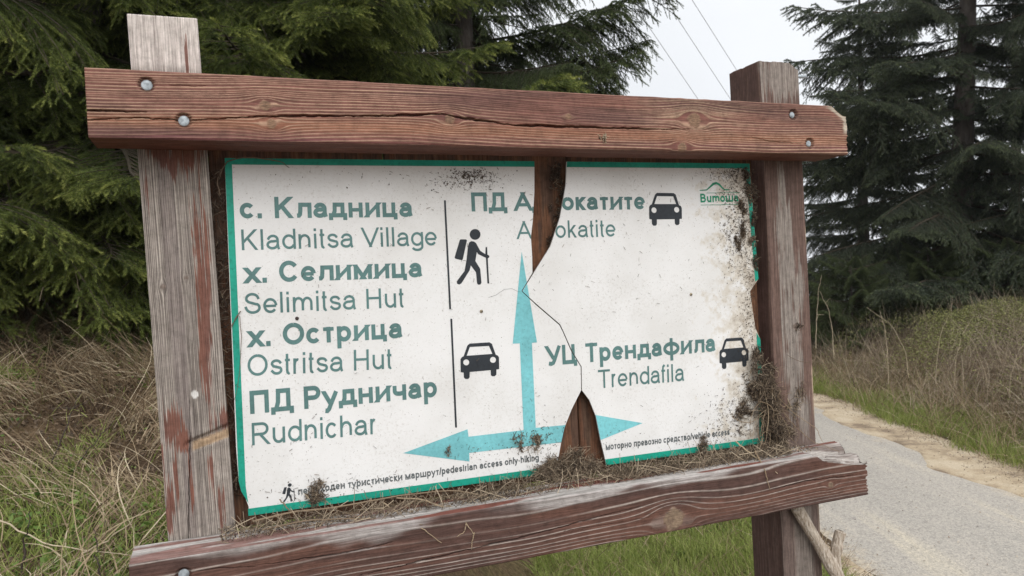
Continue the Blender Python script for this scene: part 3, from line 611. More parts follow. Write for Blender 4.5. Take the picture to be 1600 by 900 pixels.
# ---- top crossbeam
BT, TT = .111, -.0071
BT_L, BT_R, BT_B, BT_T = -.0709, 1.5739, .7688, .8868
def bt_px(x, y): u, v = on_sign(x, y, BT); return (u - BT_L, v - BT_B - TT * (u - .75))
def bt_map(s, a, b): u = BT_L + s; return u, BT_B + a + TT * (u - .75), BT + b
def bt_clip(s, a, b):
    L = BT_R - BT_L; e = sm(L - .075, L - .004, s); lim = .118 + .01 - .034 * e * (1 + .35 * (vn(b * 90 + 3, s * 9, 5) - .5)); hit = a > lim
    a2 = np.where(hit, lim + .0015 * (vn(b * 500, s * 30, 6) - .5), a); s2 = np.where(s > L - .006, s + .006 * (vn(a * 240, b * 200, 8) - .5), s)
    return s2, a2, b, hit * sm(L - .10, L - .06, s)
def col_top(s, a, b, late, fib, km, fresh, cv):
    W = .118; n = fbm(s * 3.0, a * 30, 71, 3); st = fbm(s * 9, a * 160, 72, 2)
    base = mixc(RED, REDD, sm(.35, .75, n)) * (.8 + .4 * st[..., None])
    base = mixc(base, np.array([.16, .055, .065]), sm(.55, .8, fbm(s * 2, a * 40, 74)) * sm(.035, .01, a) * .8)     # purplish stain near the lower edge
    lower = sm(.058, .03, a) * sm(.012, .03, a); base = mixc(base, np.array([.27, .115, .06]), lower * .55)            # oranger worn band below the crack
    front = sm(-.01, -.002, b)
    wear = np.clip(front * (.15 + .95 * sm(.25, .75, fbm(s * 2.2, a * 22, 75, 3))) * (.6 + .7 * fib) + .25 * sm(.9, 1.25, s) * front + .10, 0, 1)
    c = mixc(base, PALE, np.clip(late * wear * 1.05, 0, .9))
    c = mixc(c, np.array([.40, .30, .20]), .55 * sm(.45, .8, fib) * sm(1.02, 1.15, s) * sm(1.42, 1.25, s) * front * sm(.03, .06, a))   # washed-out patch round the big knot
    c = mixc(c, mixc(np.array([.29, .185, .115]), np.array([.10, .06, .042]), np.clip(late + .5 * (fbm(s * 300, a * 300, 78) - .3), 0, 1)), km * .8)
    L_ = BT_R - BT_L; lim_ = .128 - .034 * sm(L_ - .075, L_ - .004, s); torn = sm(.014, .004, lim_ - a + .010 * (fbm(s * 60, a * 260, 79) - .5)) * sm(L_ - .085, L_ - .05, s) * front + sm(L_ - .014, L_ - .006, s + .008 * (fbm(s * 40, a * 300, 80) - .5)) * sm(.045, .06, a)
    c = mixc(c, np.array([.56, .50, .40]) * (.6 + .6 * fbm(s * 20, a * 400, 81)[..., None]), np.clip(torn, 0, 1) * .85)
    c = mixc(c, np.array([.62, .54, .42]) * (.7 + .5 * fib[..., None]), np.clip(fresh, 0, 1))
    c = c * (1 - .45 * sm(.001, .006, cv))[..., None]
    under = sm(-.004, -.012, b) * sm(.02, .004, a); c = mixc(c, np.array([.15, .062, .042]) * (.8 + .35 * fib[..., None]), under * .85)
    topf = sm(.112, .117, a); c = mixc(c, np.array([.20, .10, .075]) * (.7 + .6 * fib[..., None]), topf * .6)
    return c, np.clip(1 - fresh, 0, 1)
kn = [(*bt_px(x, y), r) for x, y, r in [(415, 165, .010), (424, 193, .010), (703, 186, .011), (888, 182, .006), (1085, 188, .017), (1066, 231, .012)]]
crk = [([bt_px(*p) for p in pts], w, d) for pts, w, d in [
    ([(137, 187), (200, 184), (285, 187), (330, 186), (402, 182), (450, 181), (600, 181), (688, 178), (725, 184), (800, 195), (900, 198), (1000, 201), (1078, 202)], .0026, .011),
    ([(135, 172), (180, 173), (230, 176)], .0022, .008), ([(1168, 214), (1215, 222), (1262, 224)], .0012, .004), ([(262, 133), (300, 134), (330, 134)], .001, .003)]]
BOLTS_T = [(229, 132), (287, 188), (1240, 179), (1266, 224)]
hl = [(*bt_px(x, y), .0125, .006) for x, y in BOLTS_T]
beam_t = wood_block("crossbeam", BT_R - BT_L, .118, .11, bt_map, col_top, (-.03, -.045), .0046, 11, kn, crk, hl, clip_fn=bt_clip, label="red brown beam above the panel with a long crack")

# ---- bottom crossbeam
BB, TB = .1066, -.0065
BB_L, BB_R, BB_B, BB_T = -.0483, 1.5971, -.0752, .0416
def bb_px(x, y): u, v = on_sign(x, y, BB); return (u - BB_L, v - BB_B - TB * (u - .75))
def bb_map(s, a, b): u = BB_L + s; return u, BB_B + a + TB * (u - .75), BB + b
def bb_clip(s, a, b):
    L = BB_R - BB_L; e = sm(L - .16, L - .145 + .02, s + .02 * (vn(b * 80, 0 * s, 4) - .5)); steps = np.floor(vn(b * 70 + s * 5, s * 3, 15) * 4) / 4
    slope = .012 + .022 * sm(L - .16, L, s)
    lim = .1168 + .004 - e * (slope * (.55 + .7 * steps) + .006) * sm(-.085, -.045, b + .02 * steps); hit = (a > lim) & (e > 0.02)
    a2 = np.where(hit, lim + .002 * (vn(b * 420, s * 25, 6) - .5), a); s2 = np.where(s > L - .006, s + .008 * (vn(a * 260, b * 220, 18) - .5), s)
    return s2, a2, b, hit * e
def col_bot(s, a, b, late, fib, km, fresh, cv):
    W = .1168; n = fbm(s * 3.2, a * 28, 171, 3); st = fbm(s * 10, a * 170, 172, 2); L = BB_R - BB_L
    base = mixc(np.array([.122, .060, .044]), np.array([.082, .046, .038]), sm(.35, .7, n)) * (.8 + .4 * st[..., None])
    front = sm(-.012, -.004, b)
    wear = np.clip(.15 + .85 * sm(.3, .7, fbm(s * 2.5, a * 14, 175, 3)), 0, 1) * (.6 + .8 * fib)
    c = mixc(base, np.array([.40, .345, .305]), np.clip(late * wear * 1.25, 0, .85))
    edge = sm(.086, .108, a + .075 * (fbm(s * 7, a * 26, 177) - .5) + .014 * (late - .5)) * (.15 + .85 * sm(.40, .55, fbm(s * 3.2, 0 * s + .4, 178, 2)))
    gr = mixc(np.array([.38, .35, .335]), np.array([.24, .215, .20]), sm(.4, .75, fib))
    c = mixc(c, gr, np.clip(edge * front, 0, 1) * .95)
    top = sm(.108, .114, a) * sm(-.001, -.005, b); tw = sm(.36, .50, fbm(s * 5 + b * 20, b * 45, 181, 3) + .12 * sm(.5, .3, s) * 0 + .15 * (fib - .5))
    tw = np.clip(tw * sm(L - .02, L - .12, s) + .25 * (s < .5), 0, 1)
    c = mixc(c, mixc(np.array([.17, .06, .045]), mixc(np.array([.46, .43, .41]), np.array([.24, .22, .205]), sm(.35, .7, fbm(s * 8, a * 60 - b * 420, 192, 2))), tw), top)
    c = mixc(c, mixc(np.array([.27, .20, .135]), np.array([.085, .055, .042]), np.clip(late * .8 + 1.2 * (fbm(s * 160, a * 160, 178, 3) - .38), 0, 1)), km * .85)
    c = mixc(c, mixc(np.array([.46, .43, .40]), np.array([.17, .145, .13]), sm(.3, .65, fbm(s * 6, a * 300 + b * 260, 191, 2))), np.clip(fresh, 0, 1) * .9)
    c = c * (1 - .45 * sm(.001, .006, cv))[..., None]
    return c, np.clip(1 - fresh - edge, 0, 1) * .9
kn = [(*bb_px(x, y), r) for x, y, r in [(1052, 812, .026), (1298, 757, .007)]]
crk = [([bb_px(*p) for p in pts], w, d) for pts, w, d in [([(400, 884), (450, 877), (520, 867), (575, 857), (613, 847)], .0013, .006), ([(560, 900), (640, 881), (720, 862), (790, 846), (870, 826), (960, 801), (1010, 790)], .0014, .007),
                                                        ([(310, 892), (340, 888), (400, 886)], .001, .004), ([(1205, 765), (1260, 752), (1340, 742)], .0012, .006), ([(880, 830), (980, 815), (1040, 803)], .0008, .003)]]
hl = [(*bb_px(287, 899), .0125, .006)]
beam_b = wood_block("crossbeam", BB_R - BB_L, .1168, .1066, bb_map, col_bot, (.13, -.13), .0062, 37, kn, crk, hl, clip_fn=bb_clip, lw=.075, label="dark red beam under the panel, splintered pale at one end")

# ---- posts
PD = .1239
def post_map(u0, lean, v0): return lambda s, a, b: (u0 + a + lean * (v0 + s - .45), v0 + s, b)
PV0 = -1.75
def pl_px(x, y): u, v = on_sign(x, y, 0); return v - PV0, u + .0196 * (v - .45)
def pr_px(x, y): u, v = on_sign(x, y, 0); return v - PV0, u - 1.4167 + .007 * (v - .45)
def patch(s, a, pts, px, seed, noise=.5):
    """red stain left over in a few places traced as soft ellipses (x, y, rx, ry in photo pixels)"""
    m = np.zeros_like(s)
    for x, y, rx, ry in pts:
        cs, ca = px(x, y); rs = abs(px(x, y - ry)[0] - cs); ra_ = abs(px(x + rx, y)[1] - ca); m = np.maximum(m, blob(s, a, cs, ca, rs, ra_))
    return m
def col_left(s, a, b, late, fib, km, fresh, cv):
    n = fbm(s * 2.5, a * 40, 271, 3); st = fbm(s * 2.5, a * 420, 272, 2)
    g = mixc(GREY_D, GREY_L, np.clip(.30 + .85 * late * (.35 + .65 * n) + .75 * (st - .5) + .5 * (fib - .5), 0, 1))
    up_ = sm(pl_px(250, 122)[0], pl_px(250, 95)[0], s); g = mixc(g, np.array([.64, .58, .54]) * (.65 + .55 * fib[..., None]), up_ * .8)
    g = mixc(g, np.array([.20, .165, .155]), .55 * sm(.25, .6, blob(s, a, pl_px(275, 480)[0], pl_px(275, 480)[1], .5, .014) + 0 * s))
    m = patch(s, a, [(250, 238, 24, 26), (290, 240, 34, 42), (268, 262, 8, 30), (318, 470, 11, 210), (320, 555, 12, 60), (268, 665, 20, 38), (283, 690, 14, 22), (352, 655, 9, 22), (292, 92, 6, 36), (268, 780, 7, 40), (275, 745, 6, 50), (322, 400, 8, 90), (330, 740, 5, 40), (240, 640, 8, 60), (252, 720, 6, 60), (300, 760, 5, 50), (358, 560, 5, 70), (262, 815, 10, 30), (345, 790, 7, 36), (228, 300, 4, 60)], pl_px, 5)
    m = sm(.42, .58, m + 1.1 * (fbm(s * 9, a * 420, 275, 2) - .5) + .5 * (fbm(s * 30, a * 60, 276, 2) - .5) + .25 * (fib - .5) - .2 * late) * sm(.04, .2, m)
    c = mixc(g, mixc(np.array([.20, .075, .045]), np.array([.13, .055, .045]), n), m * .9)
    # saw groove with the bare ochre wood below it
    s1, a1 = pl_px(303, 697); s2, a2 = pl_px(358, 676); q = np.clip((a - a1) / (a2 - a1), -.2, 1.4); sl = s1 + (s2 - s1) * q; on = sm(-.12, .02, q)
    c = mixc(c, np.array([.34, .235, .145]) * (.45 + .6 * fbm(s * 250, a * 60, 277)[..., None] + .3 * fib[..., None]), on * sm(.010, .006, np.abs(s - sl)) * .9)
    wsp = blob(s, a, *pl_px(304, 616), .009, .008); c = mixc(c, np.array([.62, .60, .58]), sm(.4, .7, wsp + .6 * (fbm(s * 200, a * 200, 9) - .5)))
    c = mixc(c, np.array([.16, .12, .10]), km * .8)
    return c * (1 - .4 * sm(.001, .005, cv))[..., None], m
s1, a1 = pl_px(262, 708); s2, a2 = pl_px(358, 672)
crk = [([pl_px(294, 850), pl_px(296, 760), pl_px(297, 690), pl_px(296, 610)], .0010, .005), ([pl_px(278, 600), pl_px(268, 480), pl_px(262, 380)], .0006, .002)]
def left_clip(s, a, b):
    sa, aa = pl_px(298, 694); sb, ab = pl_px(358, 668); q = (a - aa) / (ab - aa); sl = sa + (sb - sa) * q
    dep = sm(-.25, .05, q) * (.0075 * sm(.007, .002, np.abs(s - sl - .003)) + .003 * sm(.012, .008, np.abs(s - sl + .006))) * sm(-.02, -.001, b)
    return s, a, b - dep, np.zeros_like(s)
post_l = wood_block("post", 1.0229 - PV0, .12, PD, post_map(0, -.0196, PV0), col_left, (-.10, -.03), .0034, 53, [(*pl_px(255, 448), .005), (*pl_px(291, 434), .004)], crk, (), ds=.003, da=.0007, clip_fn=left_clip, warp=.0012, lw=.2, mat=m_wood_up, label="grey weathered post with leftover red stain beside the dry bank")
def col_right(s, a, b, late, fib, km, fresh, cv):
    n = fbm(s * 2.5, a * 40, 371, 3); st = fbm(s * 5, a * 300, 372, 2)
    g = mixc(GREY_D, GREY_L * .9, np.clip(.32 + .7 * late * (.4 + .6 * n) + .5 * (st - .5) + .35 * (fib - .5), 0, 1))
    red = mixc(np.array([.140, .088, .074]), np.array([.098, .066, .058]), n) * (.7 + .6 * st[..., None])
    red = mixc(red, PALE * .8, late * .22)
    m = patch(s, a, [(1228, 360, 15, 60), (1232, 420, 16, 70), (1236, 500, 17, 80), (1240, 570, 16, 60), (1242, 625, 14, 40), (1218, 122, 46, 40), (1250, 450, 7, 60), (1222, 300, 8, 40), (1258, 650, 12, 40)], pr_px, 5)
    m = sm(.38, .58, m + 1.0 * (fbm(s * 6, a * 380, 375, 2) - .5) + .4 * (fbm(s * 24, a * 50, 377, 2) - .5) + .2 * (fib - .5)) * sm(.04, .2, m) * sm(-.02, -.006, b)
    c = mixc(red, g, m * .95)
    e = sm(.112, .119, a) * sm(-.02, -.003, b) * sm(.45, .6, fbm(s * 9, a * 50, 376)); c = mixc(c, np.array([.46, .36, .26]), e * .8)
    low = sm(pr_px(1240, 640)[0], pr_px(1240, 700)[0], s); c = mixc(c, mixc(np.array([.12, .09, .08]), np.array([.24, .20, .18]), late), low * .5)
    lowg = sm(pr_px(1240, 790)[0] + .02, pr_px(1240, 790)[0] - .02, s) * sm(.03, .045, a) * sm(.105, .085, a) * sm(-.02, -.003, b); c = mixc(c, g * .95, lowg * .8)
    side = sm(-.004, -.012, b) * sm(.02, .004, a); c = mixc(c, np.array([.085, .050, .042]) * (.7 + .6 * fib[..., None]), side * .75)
    c = mixc(c, np.array([.16, .12, .10]), km * .8)
    return c * (1 - .4 * sm(.001, .005, cv))[..., None], 1 - m
def right_clip(s, a, b):
    L = 1.0145 - PV0; e = sm(.085, .121, a) * .016 + .004 * (vn(a * 90, b * 60, 5) - .5); lim = L - e; hit = s > lim
    return np.where(hit, lim, s), a, b, np.zeros_like(s)
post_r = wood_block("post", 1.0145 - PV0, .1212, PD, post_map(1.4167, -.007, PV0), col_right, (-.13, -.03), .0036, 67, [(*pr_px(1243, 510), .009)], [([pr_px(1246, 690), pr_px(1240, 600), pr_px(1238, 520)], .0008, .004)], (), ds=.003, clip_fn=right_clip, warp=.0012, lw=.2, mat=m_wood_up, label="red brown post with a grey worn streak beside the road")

# ---- backboards behind the panel (three planks)
PB = -.052
def col_back(s, a, b, late, fib, km, fresh, cv):
    n = fbm(s * 4, a * 30, 471, 3); c = mixc(np.array([.19, .085, .045]), np.array([.11, .055, .035]), n) * (.75 + .5 * fib[..., None]); c = mixc(c, np.array([.26, .17, .10]), late * .25)
    dk = sm(.5, .62, fbm(s * 9, a * 60, 472, 3)); c = mixc(c, np.array([.07, .05, .04]), dk * .6)
    return c, np.ones_like(s) * .4
u_split = on_sign(906, 680, PB)[0]
for (u0, u1, sd) in [(.115, .46, 81), (.464, u_split - .002, 82), (u_split + .002, 1.418, 83)]:
    wood_block("backboard", .80, u1 - u0, .022, (lambda s, a, b, u0=u0: (u0 + a, .035 + s, PB + b)), col_back, (.1, -.3), .004, sd, ds=.008, da=.0025, r=.003, mat=m_wood_up)

# ---- panel: two broken pieces
NP = -.020; TH = .004
def pp(x, y): return on_sign(x, y, NP)
top_l, top_r, bot_r, bot_l = pp(351, 247), pp(1171, 255.5), pp(1194, 692), pp(388, 806)
GAP_L = [(835, 240), (835, 300), (832.5, 345), (829.5, 370), (831.5, 400), (832, 426), (814.6, 455), (838, 477), (874, 508), (880, 520), (892, 548), (907.3, 573), (908, 610), (893, 640), (882, 668), (877, 690), (872, 718), (866, 748)]
GAP_R = [(886.5, 240), (884, 290), (875, 340), (860, 385), (833.2, 428), (816.2, 455), (839, 475.6), (875.4, 506.8), (881.4, 519.4), (893.5, 547.5), (908.8, 572.8), (909.5, 610), (921, 625), (931, 650), (938, 685), (945, 715), (951, 745)]
def poly_fn(px):
    P = np.array([pp(*q) for q in px]); P = P[np.argsort(-P[:, 1])]; return P
GL, GR = poly_fn(GAP_L), poly_fn(GAP_R)
fL = lambda v: np.interp(-np.asarray(v, float), -GL[:, 1], GL[:, 0]); fR = lambda v: np.interp(-np.asarray(v, float), -GR[:, 1], GR[:, 0])
LV = sorted(set(np.round(np.concatenate([GL[:, 1], GR[:, 1], [GL[0, 1] + .2, GL[-1, 1] - .2]]), 5)), reverse=True)
def clip_half(poly, p, q):                                                # keep the left side of p->q
    out = []; n = len(poly)
    sd = lambda r: (q[0] - p[0]) * (r[1] - p[1]) - (q[1] - p[1]) * (r[0] - p[0])
    for i in range(n):
        a, b = poly[i], poly[(i + 1) % n]; da, db = sd(a), sd(b)
        if da >= 0: out.append(a)
        if da * db < 0: t_ = da / (da - db); out.append((a[0] + (b[0] - a[0]) * t_, a[1] + (b[1] - a[1]) * t_))
    return out
def clip_side(tris, which):
    out = []
    f = fL if which == 'L' else fR
    for tri in tris:
        us = [p[0] for p in tri]; vs_ = [p[1] for p in tri]
        grid = np.linspace(min(vs_), max(vs_), 5); fl = f(grid)
        vv = [v for v in LV if min(vs_) < v < max(vs_)]; allf = np.concatenate([fl, f(np.array(vv))]) if vv else fl
        if which == 'L':
            if max(us) <= allf.min(): out.append(tri); continue
            if min(us) >= allf.max(): continue
        else:
            if min(us) >= allf.max(): out.append(tri); continue
            if max(us) <= allf.min(): continue
        for hi, lo in zip(LV, LV[1:]):
            if hi <= min(vs_) or lo >= max(vs_): continue
            p = clip_half(list(tri), (-9, lo), (9, lo)); p = clip_half(p, (9, hi), (-9, hi)) if len(p) > 2 else p
            a, c = (float(f(lo)), lo), (float(f(hi)), hi)
            if len(p) > 2: p = clip_half(p, a, c) if which == 'L' else clip_half(p, c, a)
            if len(p) > 2: out.append(p)
    return out
def tess(loops):
    pts = [p for l in loops for p in l]; tr = tessellate_polygon([[Vector((p[0], p[1], 0)) for p in l] for l in loops])
    return [[tuple(pts[i]) for i in t_] for t_ in tr]
def signed(p): return sum(p[i][0] * p[(i + 1) % len(p)][1] - p[(i + 1) % len(p)][0] * p[i][1] for i in range(len(p)))
def flat_part(name, layers, n, mat, parent):
    V, fs = [], []
    for li, polys in enumerate(layers):
        for p in polys:
            p = list(p)
            if signed(p) < 0: p = p[::-1]
            k = len(V); V += [loc(q[0], q[1], n + li * .00004) for q in p]
            for i in range(1, len(p) - 1): fs.append((k, k + i, k + i + 1))
    if not V: return None
    return link(name, mesh_np(name, np.array(V), [np.array(fs)]), mat, parent)

# printed panel material: white sheet with grime, algae haze and fine scratches
m_panel, t, b = new_mat("dirty_white_sheet")
tx = t.nodes.new("ShaderNodeTexCoord")
def nz(scale, detail=5., rough=.6):
    n = N_(t, "ShaderNodeTexNoise", Scale=scale, Detail=detail, Roughness=rough); t.links.new(tx.outputs['Object'], n.inputs['Vector']); return n
base = ramp_node(t, [(.35, (.69, .685, .67)), (.55, (.765, .765, .76)), (.75, (.80, .80, .80))]); t.links.new(nz(4.5, 8, .65).outputs['Fac'], base.inputs[0])
fine = ramp_node(t, [(.30, (.60, .57, .53)), (.41, (.90, .89, .875)), (.5, (1, 1, 1))]); t.links.new(nz(150, 6, .75).outputs['Fac'], fine.inputs[0])
clus = ramp_node(t, [(.42, (0, 0, 0)), (.62, (1, 1, 1))]); t.links.new(nz(7.5, 6, .7).outputs['Fac'], clus.inputs[0])
m1 = N_(t, "ShaderNodeMix", data_type='RGBA', blend_type='MULTIPLY'); t.links.new(clus.outputs[0], m1.inputs['Factor']); t.links.new(base.outputs[0], m1.inputs['A']); t.links.new(fine.outputs[0], m1.inputs['B'])
speck = ramp_node(t, [(.70, (1, 1, 1)), (.74, (.34, .30, .26))]); t.links.new(nz(330, 2, .5).outputs['Fac'], speck.inputs[0])
m2 = N_(t, "ShaderNodeMix", data_type='RGBA', blend_type='MULTIPLY'); m2.inputs['Factor'].default_value = .9; t.links.new(m1.outputs['Result'], m2.inputs['A']); t.links.new(speck.outputs[0], m2.inputs['B'])
# brown algae stain creeping in from the roadside edge
sx = t.nodes.new("ShaderNodeSeparateXYZ"); t.links.new(tx.outputs['Object'], sx.inputs[0]); mr_ = N_(t, "ShaderNodeMapRange"); mr_.inputs['From Min'].default_value = .36; mr_.inputs['From Max'].default_value = .64; mr_.inputs['To Min'].default_value = -.18; mr_.inputs['To Max'].default_value = .30
t.links.new(sx.outputs['X'], mr_.inputs[0]); ad_ = N_(t, "ShaderNodeMath", operation='ADD'); t.links.new(mr_.outputs[0], ad_.inputs[0]); t.links.new(nz(28, 9, .72).outputs['Fac'], ad_.inputs[1])
st_ = ramp_node(t, [(.52, (1, 1, 1)), (.66, (.83, .78, .70)), (.84, (.50, .43, .35))]); t.links.new(ad_.outputs[0], st_.inputs[0])
m3 = N_(t, "ShaderNodeMix", data_type='RGBA', blend_type='MULTIPLY'); m3.inputs['Factor'].default_value = 1; t.links.new(m2.outputs['Result'], m3.inputs['A']); t.links.new(st_.outputs[0], m3.inputs['B'])
t.links.new(m3.outputs['Result'], b.inputs['Base Color']); b.inputs['Roughness'].default_value = .5; b.inputs['Specular IOR Level'].default_value = .3
def mat_print(name, col, dirty=.25):
    m, t, b = new_mat(name); tx = t.nodes.new("ShaderNodeTexCoord")
    n = N_(t, "ShaderNodeTexNoise", Scale=140.0, Detail=6.0, Roughness=.75); t.links.new(tx.outputs['Object'], n.inputs['Vector'])
    n2 = N_(t, "ShaderNodeTexNoise", Scale=9.0, Detail=6.0); t.links.new(tx.outputs['Object'], n2.inputs['Vector'])
    r = ramp_node(t, [(.30, tuple(c * (1 - dirty * 1.6) for c in col)), (.45, tuple(c * (1 - dirty * .3) for c in col)), (.72, tuple(min(1, c * 1.12) for c in col))]); t.links.new(n.outputs['Fac'], r.inputs[0])
    r2 = ramp_node(t, [(.35, (.82, .82, .82)), (.65, (1.1, 1.1, 1.1))]); t.links.new(n2.outputs['Fac'], r2.inputs[0])
    mm = N_(t, "ShaderNodeMix", data_type='RGBA', blend_type='MULTIPLY'); mm.inputs['Factor'].default_value = 1; t.links.new(r.outputs[0], mm.inputs['A']); t.links.new(r2.outputs[0], mm.inputs['B'])
    t.links.new(mm.outputs['Result'], b.inputs['Base Color']); b.inputs['Roughness'].default_value = .5; b.inputs['Specular IOR Level'].default_value = .3; return m
m_teal = mat_print("teal_border", (.012, .33, .235)); m_text = mat_print("grey_teal_ink", (.105, .212, .205), .2); m_arrow = mat_print("light_blue_ink", (.19, .52, .56), .18)
m_dark = mat_print("slate_ink", (.028, .034, .042), .3); m_small = mat_print("dark_grey_ink", (.13, .145, .15), .35); m_logo = mat_print("green_ink", (.03, .30, .17), .3)
m_edge = mat_plain("panel_core", (.50, .49, .47), .7, var=.2)

def panel_piece(outline):
    P = [tuple(p) for p in outline]
    if signed(P) < 0: P = P[::-1]
    n = len(P); V = [loc(p[0], p[1], NP) for p in P] + [loc(p[0], p[1], NP - TH) for p in P]
    tr = tessellate_polygon([[Vector((p[0], p[1], 0)) for p in P]])
    f3 = []
    for t_ in tr:
        a_, b_, c_ = t_
        if signed([P[a_], P[b_], P[c_]]) < 0: a_, c_ = c_, a_
        f3.append((a_, b_, c_)); f3.append((c_ + n, b_ + n, a_ + n))
    f4 = [(i, i + n, (i + 1) % n + n, (i + 1) % n) for i in range(n)]
    me = mesh_np("panel", np.array(V), [np.array(f3), np.array(f4)], False, None, [0] * len(f3) + [1] * len(f4))
    return link("panel", me, [m_panel, m_edge], sign)
def lerp(p, q, f): return tuple(np.asarray(p) * (1 - f) + np.asarray(q) * f)
def edge_between(P, v_hi, v_lo):
    f = fL if P is GL else fR
    return [(float(f(v_hi)), v_hi)] + [tuple(p) for p in P if v_lo < p[1] < v_hi] + [(float(f(v_lo)), v_lo)]
def v_on(p, q, u): f = (u - p[0]) / (q[0] - p[0]); return float(p[1] + (q[1] - p[1]) * f)
vt = v_on(top_l, top_r, pp(860, 250)[0]); vbL = v_on(bot_l, bot_r, pp(868, 735)[0]); vbR = v_on(bot_l, bot_r, pp(949, 735)[0])
chipL = [pp(389, 806), pp(388.5, 792), pp(384, 779), pp(377, 768), pp(373, 752), pp(369, 700)]
pl_out = [tuple(top_l)] + edge_between(GL, vt, vbL) + [tuple(q) for q in chipL]
chipR = [pp(1195, 640), pp(1189, 560), pp(1188, 530), pp(1180, 512), pp(1174, 470), pp(1172, 455), pp(1185, 436)]
pr_out = edge_between(GR, vt, vbR)[::-1] + [tuple(top_r)] + [tuple(q) for q in chipR[::-1]] + [tuple(bot_r)]
panL = panel_piece(pl_out); panL['label'] = "larger lettered panel piece beside the grey post"
panR = panel_piece(pr_out); panR['label'] = "panel piece beside the road, dirtiest along its outer edge"
_k = [0]
def printed(name, tris, mat, pieces='LR'):
    _k[0] += 1; n = NP + .0003 + .00001 * _k[0]; layers = tris if tris and isinstance(tris[0][0][0], (list, tuple)) and isinstance(tris[0][0][0][0], (float, np.floating)) else [tris]
    for w in pieces:
        par = panL if w == 'L' else panR
        flat_part(name, [clip_side(l, w) for l in layers], n, mat, par)
# green border strips (pixel thickness measured on the photo)
W_ = .0125
def inset_quad(p, q, w, e0=0., e1=0.):
    p, q = np.asarray(p), np.asarray(q); d = (q - p) / np.linalg.norm(q - p); nn = np.array([-d[1], d[0]]); p = p + d * e0; q = q - d * e1
    return [tuple(p), tuple(q), tuple(q + nn * w), tuple(p + nn * w)]
def quad_tris(q): return [[q[0], q[1], q[2]], [q[0], q[2], q[3]]]
printed("border", quad_tris(inset_quad(top_r, top_l, .0125)), m_teal)
printed("border", quad_tris(inset_quad(pp(388, 806), bot_r, .0140)), m_teal)
lb = [pp(351, 247), pp(373, 752), pp(377, 768), pp(384, 779), pp(388.4, 787)]
lb_in = [pp(362, 247), pp(384, 760), pp(386.5, 777), pp(388, 786)]
printed("border", tess([[tuple(p) for p in lb + lb_in[::-1]]]), m_teal, 'L')
printed("border", tess([[tuple(p) for p in [pp(1171, 262), pp(1185, 436), pp(1180, 440), pp(1164.5, 262)]]]), m_teal, 'R')
printed("border", tess([[tuple(p) for p in [pp(1188, 530), pp(1194, 688), pp(1187, 686), pp(1182, 520)]]]), m_teal, 'R')

def ell(cx, cy, rx, ry, a0, a1, n=18): return [(cx + rx * math.cos(math.radians(a0 + (a1 - a0) * i / n)), cy + ry * math.sin(math.radians(a0 + (a1 - a0) * i / n))) for i in range(n + 1)]
XH = .725
_O = [('C', ell(.5, .5, .5, .5, 90, 450, 28))]
_c = [('C', ell(.5, .5, .5, .5, 38, 322, 24))]
_e = [('C', ell(.5, .5, .5, .5, 0, 322, 26)), ('B', [(.04, .47), (1.0, .47)])]
_a = [('C', [(.04, .70)] + ell(.48, .66, .42, .34, 160, 90, 6) + ell(.5, .66, .40, .34, 85, 0, 8) + [(.90, .3), (.92, .12), (1.0, -.08)]), ('C', [(.90, .60)] + ell(.42, .28, .42, .28, 80, 270, 16) + ell(.45, .40, .45, .40, -80, -10, 6))]
_p = [('L', [(0, -.42), (0, 1)]), ('C', ell(.5, .5, .5, .5, 150, -150, 26))]
_u_cyr = [('D', [(0, 1), (.5, .06)]), ('C', [(1.02, 1.1), (.47, -.08), (.36, -.27), (.2, -.38), (.03, -.36)])]
def _de(b, f): return [('C', [(.16, b), (.27, .4), (.29, 1.0), (.29, 1.0)]), ('L', [(.29, 1), (.83, 1), (.83, b)]), ('L', [(0, b), (1, b)]), ('F', [(0, b), (0, -f)]), ('F', [(1, b), (1, -f)])]
_el = [('C', [(-.06, .02), (.10, .03), (.19, .14), (.23, .5), (.25, 1.0)]), ('L', [(.25, 1), (1, 1), (1, 0)])]
def _ts(f): return [('L', [(0, 1), (0, 0), (.82, 0), (.82, 1)]), ('L', [(.82, 0), (1.0, 0)]), ('F', [(1.0, 0), (1.0, -f)])]
_be = lambda m: [('L', [(0, 0), (0, 1)]), ('C', [(0, 1), (.45, 1)] + ell(.5, (1 + m) / 2, .38, (1 - m) / 2, 80, -80, 10) + [(0, m)]), ('C', [(.4, m)] + ell(.55, m / 2, .45, m / 2, 80, -80, 10) + [(0, 0)])]
_R = [('L', [(0, 0), (0, 1)]), ('C', [(0, 1), (.6, 1)] + ell(.62, .735, .38, .265, 80, -80, 12) + [(0, .47)])]
def _n(top=1.0): return [('L', [(0, 0), (0, top)]), ('C', [(0, .55)] + ell(.52, .58, .48, .42, 150, 0, 12) + [(1, 0)])]
